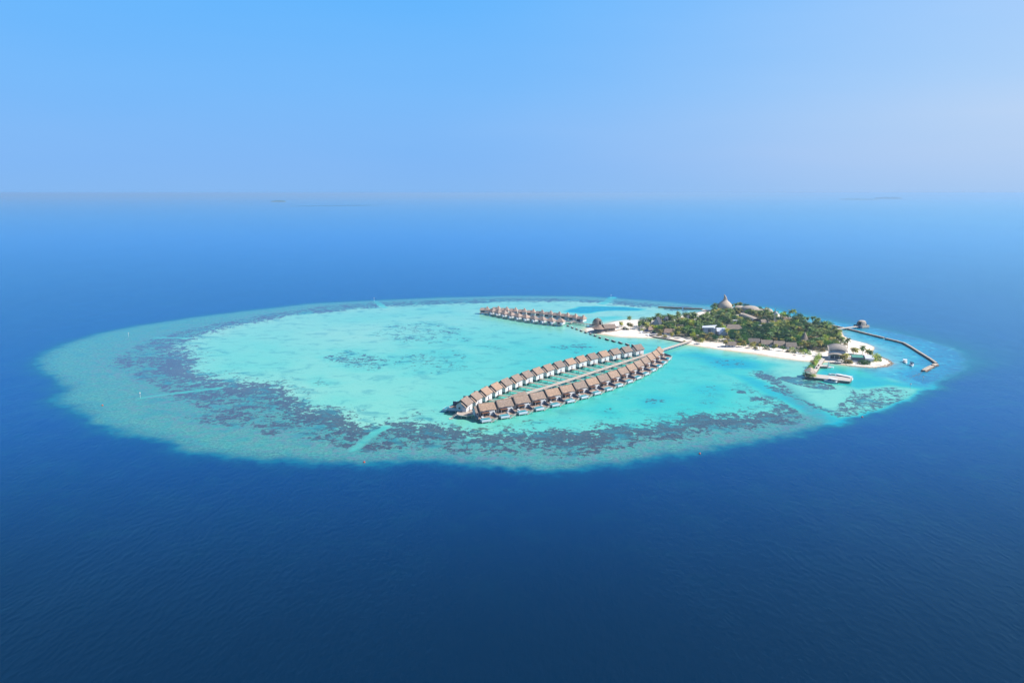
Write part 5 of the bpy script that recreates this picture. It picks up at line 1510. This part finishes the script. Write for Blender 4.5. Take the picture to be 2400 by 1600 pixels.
def shrub(seed, h, r, n=240):
    rr = random.Random(seed)
    tr = MB().tube([(0, 0, -.3), (0, 0, h * .5)], [.14, .08], 5)
    cr = MB()
    for k in range(n):
        u = rr.uniform(0, 1); a = rr.random() * 6.283
        n_ = Vector((math.sqrt(1 - u * u) * math.cos(a), math.sqrt(1 - u * u) * math.sin(a), u))
        c = Vector((n_.x * r, n_.y * r, n_.z * h)) * rr.uniform(.7, 1.05)
        t1 = (n_.orthogonal().normalized() + n_ * rr.uniform(-1, 1)).normalized(); t2 = n_.cross(t1).normalized(); g = rr.uniform(.2, .42)
        cr.add([c - t1 * g, c + t2 * g * .7, c + t1 * g, c - t2 * g * .7], [(0, 1, 2, 3)])
    return tr, cr

PROTO = {}
def mk(kind, maker, variants, mats):
    PROTO[kind] = []
    for i, a in enumerate(variants):
        tr, cr = maker(*a[:-1] if isinstance(a[-1], str) else a)
        m = L[a[-1]] if isinstance(a[-1], str) else L[mats[i % len(mats)]]
        mt, mc = [None] * 2
        for nm, b, mm in (('trunk', tr, M['trunk']), ('crown', cr, m)):
            me = bpy.data.meshes.new(nm); me.from_pydata(b.v, [], b.f); me.update(); me.materials.append(mm)
            if nm == 'trunk': mt = me
            else: mc = me
        PROTO[kind].append((mt, mc))
mk('palm', palm, [(1, 7.8), (2, 7), (3, 9.5), (4, 6), (5, 8.4), (6, 7.2), (7, 7.6), (8, 4.6)], ['palm', 'palm_dark', 'palm', 'palm_dry', 'palm', 'palm_dark', 'palm', 'palm_dry'])
mk('broad', broad, [(11, 8, 5.0), (12, 7.2, 4.6), (13, 8.8, 5.8), (14, 6.6, 4.4), (15, 8, 5.4), (16, 6.8, 4.8)], ['broad', 'broad_dark', 'broad_dark', 'broad_lime', 'broad', 'broad_dark'])
mk('shrub', shrub, [(21, 3.2, 2.6), (22, 2.4, 2.2), (23, 4.0, 2.8), (24, 2.8, 2.4)], ['broad', 'palm_dry', 'broad_lime', 'broad_dark'])
NAME = dict(palm='palm_tree', broad='broadleaf_tree', shrub='shrub')
PART = dict(palm='fronds', broad='crown', shrub='foliage')
TREES = []
def plant(kind, var, x, y, s, rz, z=None):
    z = max(ground_z(x, y), 0) if z is None else z
    mt, mc = PROTO[kind][var]
    r = empty(NAME[kind], (x, y, z), rz); r.scale = (s, s, s)
    for nm, me in (('trunk' if kind != 'shrub' else 'stem', mt), (PART[kind], mc)):
        c = bpy.data.objects.new(nm, me); col.objects.link(c); c.parent = r
    TREES.append((r, kind, var))
    return r
def plant_px(kind, var, u, v, s=1.0, rz=None, z=None):
    p = at(u, v) if z is None else P(u, v, z)
    return plant(kind, var, p.x, p.y, s, random.uniform(0, 6.28) if rz is None else rz, z)
# footprints kept clear
CLEAR = [(1523,776,4),(1540,766,7),(1560,762,6),(1611,758,6),(1569,783,7),(1766,806,7),(1796,810,7),(1825,812.5,6.5),(1853,816,6),(1712,812,5.5),(1787,762,7),(1800,766,5),(1826,762,7),(1843,755,4.5),(1665,783,9),(1718,777,11),(1694,787,5),(1680,785,8),(1884,806,5.5),(1722,756,4.5),(1783,768,4.5),(1515,779.5,5),(1531,785.5,5),(1814,764,2),(1698,729,9.5),(1732,731,7),(1757,734,11),(1776,737,8),(1797,738,7),(1690,731,6),(1960,838.5,11),(1736,743,7),(1752,746,7),(1768,751.5,7),(1776,756,5),(1745,752,4)]
clr = [(at(u, v), r) for u, v, r in CLEAR]
# buildings whose roofs show above the trees: (pixel, half width, height from which they show)
VIS = [(at(u, v), hw, z) for u, v, hw, z in ((1698,729,9.5,3.6),(1732,731,6,6.6),(1757,734,11,7.0),(1776,737,7,6.4),(1797,738,6,7),(1735,742,5,1.5),(1748,745,6,1.5),(1762,750,6,1.2),(1772,754,5,1.2),(1787,762,4.5,3.6),(1665,783,9,2.5),(1680,785,4,1.5),(1694,787,5,1.0),(1718,777,9,4.2),(1540,766,5,3.0),(1523,776,3.5,1.8),(1569,783,5.5,2.8),(1766,806,5,5.0),(1796,810,5,4.4),(1825,812.5,5,4.6),(1853,816,4.5,5.0),(1884,806,4,4.5),(1814,764,1.5,8),(1611,758,3,7),(1560,762,3.5,6.5),(1722,756,4,1.2),(1843,755,3,4),(1640,735,12,1.0))]
def height_cap(x, y):
    cap_h = 99
    for c, hw, zv in VIS:
        df = c.y - y
        if -2 < df < 60:
            xs_ = x * c.y / y                                     # where this tree stands in front of the building
            if abs(xs_ - c.x) < hw + 1.5: cap_h = min(cap_h, zv + max(0, df) * .2)
    return cap_h
def ok(x, y, lst, m=0): return all((x - c.x) ** 2 + (y - c.y) ** 2 > (r + m) ** 2 for c, r in lst)
rr = random.Random(42)
FX0, FY0 = FOREST.min(0); FX1, FY1 = FOREST.max(0)
pts = []
def sd1(x, y, pg): return float(sdf(np.array([x]), np.array([y]), pg)[0])
tries = 0
while len(pts) < 560 and tries < 14000:
    tries += 1
    x, y = rr.uniform(FX0, FX1), rr.uniform(FY0, FY1)
    if sd1(x, y, FOREST) < -.5 or not ok(x, y, clr): continue
    md = 5.0 - .8 * (y < 770)
    if any((x - a) ** 2 + (y - b) ** 2 < md * md for a, b in pts): continue
    pts.append((x, y))
# broad tree patches follow the photograph: dense dark block in the middle, a lime one near the west
cent = [(at(1750, 792), 24, 'dark'), (at(1800, 785), 24, 'dark'), (at(1700, 800), 10, 'mix'), (at(1862, 795), 16, 'green'), (at(1625, 764), 15, 'lime'), (at(1600, 775), 16, 'green'), (at(1760, 765), 12, 'green'), (at(1930, 815), 14, 'green'), (at(1868, 772), 14, 'green')]
for x, y in pts:
    edge = sd1(x, y, FOREST)
    hc = height_cap(x, y)
    kind = None
    for c, r, k in cent:
        if (x - c.x) ** 2 + (y - c.y) ** 2 < r * r and rr.random() < .72:
            kind = 'broad'; var = {'dark': (1, 2, 5, 2), 'lime': (3, 3, 0, 3), 'green': (0, 4, 3, 1), 'mix': (0, 1, 4, 2)}[k][rr.randrange(4)]; break
    front = edge < 5 and y < 800
    if kind is None:
        if front and rr.random() < .55: kind, var = 'shrub', rr.randrange(4)
        elif rr.random() < .16: kind, var = 'broad', rr.randrange(6)
        else: kind, var = 'palm', rr.choice((0, 0, 1, 2, 4, 5, 6, 3, 7))
    s = rr.uniform(.85, 1.2)
    if kind == 'broad': s *= rr.uniform(.85, 1.1)
    npalm = sum(1 for q in TREES if q[1] == 'palm')
    if kind == 'palm' and npalm >= 262: kind, var = 'broad', rr.randrange(6)
    TOP = {'palm': (10.2, 9.4, 11.9, 8.4, 10.8, 9.6, 10.0, 7.0), 'broad': (9.4, 8.4, 10.6, 8.0, 9.8, 8.2), 'shrub': (3.3, 2.5, 4.1, 2.9)}
    if TOP[kind][var] * s > hc:
        if kind == 'palm' and hc >= 4.6: var = 7; s = min(s, hc / 7.0)
        elif kind == 'broad' and hc >= 3.4: s = hc / TOP[kind][var]
        else:
            if hc < 1.6 and rr.random() < .5: continue
            kind = 'shrub'; var = rr.randrange(4); s = max(.45, min(1.1, hc / TOP[kind][var]))
    if front and kind == 'palm': s *= .8
    plant(kind, var, x, y, s, rr.uniform(0, 6.28))
N_FOREST = len(TREES)
SPECIAL = [
    ('palm', 3, 1457, 768, .85, 'lone palm on the sand right of the restaurant, the left one of two'),
    ('palm', 1, 1453, 767, .75, 'thin small palm on the sand just right of the restaurant boardwalk'),
    ('palm', 2, 1474, 763, .95, 'tallest windblown palm on the west sand, dark crown'),
    ('palm', 3, 1478, 773, .95, 'drooping yellowish palm on the west sand beside a round shrub'),
    ('palm', 5, 1474.5, 771, .8, 'shorter palm leaning beside the drooping yellowish one'),
    ('shrub', 3, 1464, 771.5, 1.15, 'round dark shrub on the west sand beside the palms'),
    ('shrub', 1, 1470, 772, .8, 'small yellowish shrub right of the round dark one'),
    ('palm', 1, 1524, 760, .95, 'palm rising behind the small west hut'),
    ('palm', 4, 1498, 770, .9, 'leftmost palm of the west grove'),
    ('palm', 3, 1943, 778, .95, 'yellow palm at the shore end of the shell pavilion bridge'),
    ('palm', 2, 1986, 817, .95, 'slanting palm on the east sand behind the arrival building'),
    ('palm', 5, 1949, 785, .8, 'small palm on the sand below the pavilion bridge'),
    ('palm', 4, 1957, 793, .85, 'palm on the east beach edge, the nearer of two'),
    ('palm', 1, 1970, 806, .85, 'palm right of the east grove above the arrival building roof'),
    ('palm', 2, 2020, 838, 1.0, 'tall pale palm behind the green roofed shed'),
    ('palm', 7, 2000, 831, 1.1, 'low bushy palm left behind the shed'),
    ('palm', 3, 2006, 832, .9, 'low palm directly behind the green roof'),
    ('palm', 3, 2032, 838, 1.05, 'low palm behind the pale shed roof'),
    ('palm', 1, 2042, 841, .95, 'small palm right of the shed'),
    ('shrub', 2, 2053, 843, 1.7, 'yellow green bush on the right end of the spit'),
    ('shrub', 0, 2057, 845, 1.6, 'green bush at the tip of the spit'),
    ('shrub', 2, 2046, 846, 1.5, 'lime bush in front of the palms on the spit'),
    ('shrub', 3, 2018, 852, 1.35, 'dark hedge bush below the shed, the left one'),
    ('shrub', 0, 2026, 853, 1.4, 'dark hedge bush below the shed, the middle one'),
    ('shrub', 3, 2034, 853, 1.35, 'dark hedge bush below the shed, the right one'),
    ('shrub', 1, 1985, 851, 1.5, 'dry bush between the arrival building and the shed'),
    ('shrub', 1, 1992, 852, 1.3, 'dry bush just left of the panel fence'),
    ('palm', 7, 1972, 851, 1.15, 'small palm in front of the arrival building'),
    ('palm', 3, 1978, 852, 1.0, 'second small palm in front of the arrival building'),
    ('palm', 3, 1982, 845, .9, 'stubby palm right of the arrival building'),
    ('palm', 7, 1544, 819, .5, 'small palm growing on the jetty behind the farthest villas'),
    ('shrub', 1, 1604, 801, .8, 'small bush where the jetty meets the beach'),
    ('broad', 0, 1813, 820, .58, 'round bright green tree before the gap of the second and third bungalow'),
    ('broad', 4, 1835, 822.5, .60, 'round green tree in front of the rightmost two bungalows'),
    ('shrub', 0, 1797, 818, 1.2, 'low green bush in front of the second bungalow'),
    ('shrub', 2, 1857, 825, 1.3, 'lime bush in front of the rightmost bungalow'),
    ('shrub', 0, 1866, 826.5, 1.3, 'green bush right of the lime bush at the beach edge'),
    ('broad', 3, 1876, 828, .5, 'lime green small tree at the beach edge below the cone hut'),
    ('shrub', 2, 1886, 829, 1.3, 'lime bush at the right end of the beach vegetation'),
    ('shrub', 0, 1894, 830, 1.2, 'last green bush before the pier path'),
    ('palm', 7, 1762, 815, .8, 'low palm in front of the leftmost bungalow'),
    ('palm', 3, 1780, 817, .75, 'yellowish palm between the first and second bungalow'),
    ('shrub', 1, 1771, 817, 1.1, 'dry bush at the beach below the leftmost bungalow'),
    ('palm', 1, 1788, 819.5, .7, 'dark palm at the beach left of the round green tree'),
    ('shrub', 1, 1846, 824, 1.0, 'dry yellow bush between the round tree and the lime bush'),
    ('palm', 3, 1700, 812, .8, 'yellowish palm on the beach below the blue gable house'),
    ('palm', 7, 1646, 806, .9, 'low palm at the beach above the jetty root'),
    ('palm', 3, 1742, 813, .9, 'yellow palm left of the first bungalow'),
    ('palm', 7, 1574, 790, .85, 'low palm hiding the west thatched bungalow'),
    ('shrub', 1, 1558, 790, 1.3, 'yellowish bush in front of the west bungalow'),
    ('shrub', 1, 1546, 787, 1.3, 'round yellow green bush above the sea wall'),
    ('palm', 3, 1548, 785, .8, 'yellow palm left of the west thatched bungalow'),
]
for k, var, u, v, s, lab in SPECIAL:
    zz = None
    if u == 1544: zz = 2.6
    r = plant_px(k, var, u, v, s, z=zz)
    tag(r, lab, {'palm': 'palm', 'shrub': 'bush', 'broad': 'tree'}[k])
# hedge of bushes and palms along the left edge of the pier and quay corner
HED = [('shrub',2,1919,838,1.2),('shrub',2,1916.5,843,1.15),('shrub',0,1913,848,1.15),('shrub',2,1910.5,852,1.1),('palm',7,1903,858,.75),('shrub',2,1906.5,857,1.1),('shrub',0,1902,861,1.05),('shrub',2,1898,866,1.0),('shrub',0,1895,870,.95),('shrub',0,1887.5,880.5,1.05),('shrub',3,1894,884,1.0),('shrub',0,1901,885,1.0),('shrub',2,1907,884.5,.85)]
for i, (k, var, u, v, s) in enumerate(HED):
    r = plant_px(k, var, u, v, s, z=1.2)
    if i < 9: tag(r, f'{"yellow green bush" if k == "shrub" else "small palm"} in the hedge left of the pier, {ordn(i)} from the shore', 'bush' if k == 'shrub' else 'palm', 'hedge along the pier')
    else: tag(r, f'green bush at the foot of the hexagon roofed shelter, {ordn(i - 9)} from the left', 'bush', 'bushes under the corner shelter')

# labels for the grove, zone by zone, in order from the left of the photograph
def to_px(x, y, z=0):
    dz = z - CAM_H
    fwd = y * math.cos(PITCH) - dz * math.sin(PITCH); upv = y * math.sin(PITCH) + dz * math.cos(PITCH)
    return 1200 + FPX * x / fwd, 800 - FPX * upv / fwd
ZONES = {}
KN = {('palm', 0): 'coconut palm', ('palm', 1): 'dark crowned palm', ('palm', 2): 'tall palm', ('palm', 3): 'yellowing palm', ('palm', 4): 'grey green palm', ('palm', 5): 'deep green palm', ('palm', 6): 'feathery palm', ('palm', 7): 'low yellowish palm',
      ('broad', 0): 'green leafy tree', ('broad', 1): 'dark leafy tree', ('broad', 2): 'broad dark tree', ('broad', 3): 'lime green tree', ('broad', 4): 'wide green tree', ('broad', 5): 'low dark tree', ('shrub', 0): 'green bush', ('shrub', 1): 'dry yellow bush', ('shrub', 2): 'lime bush', ('shrub', 3): 'dark bush'}
for r, kind, var in TREES[:N_FOREST]:
    x, y = r.location.x, r.location.y
    u, v = to_px(x, y)
    e = sd1(x, y, FOREST)
    fr = e < 9 and y < 800
    if u < 1600: zn = 'along the west beach' if fr else 'in the west grove by the slate roofs'
    elif u < 1720: zn = 'along the beach below the white building' if fr else ('around the white building' if v > 765 else 'behind the white building')
    elif u < 1850: zn = 'in front of the beach bungalows' if fr else ('between bungalows and vaulted hall' if v > 770 else 'around the vaulted and shell roofed halls')
    else: zn = 'at the beach edge left of the pier' if fr else ('in the east grove near the cone hut' if v > 790 else 'on the far side of the east grove')
    ZONES.setdefault((zn, kind, var), []).append((u, r))
for (zn, kind, var), lst in ZONES.items():
    lst.sort(key=lambda q: q[0])
    for i, (u, r) in enumerate(lst):
        o_ = '' if len(lst) == 1 else ', ' + ('leftmost' if i == 0 else 'rightmost' if i == len(lst) - 1 else f'{ordn(i)} from the left')
        tag(r, f'{KN[kind, var]} {zn}{o_}', {'palm': 'palm', 'broad': 'tree', 'shrub': 'bush'}[kind], f'{ {"palm": "palms", "broad": "leafy trees", "shrub": "bushes"}[kind]} {zn}')

# undergrowth filling the ground between the trunks
mb = MB(); rr = random.Random(77); n = 0
while n < 3600:
    x, y = rr.uniform(FX0, FX1), rr.uniform(FY0, FY1)
    if sd1(x, y, FOREST) < 1.0 or not ok(x, y, clr, -1.5): 
        n += .2; continue
    z = ground_z(x, y) + rr.uniform(.2, 2.4) ; g = rr.uniform(.4, .95); a = rr.random() * 6.28
    c = Vector((x, y, z)); e1 = Vector((math.cos(a), math.sin(a), rr.uniform(-.7, .7))) * g; e2 = Vector((-math.sin(a), math.cos(a), rr.uniform(-.3, .9))) * g * .7
    mb.add([c - e1, c + e2, c + e1, c - e2], [(0, 1, 2, 3)]); n += 1
o = mb.build('undergrowth', L['broad_dark']); tag(o, 'low tangled undergrowth on the ground beneath the island trees', 'undergrowth', kind='stuff')
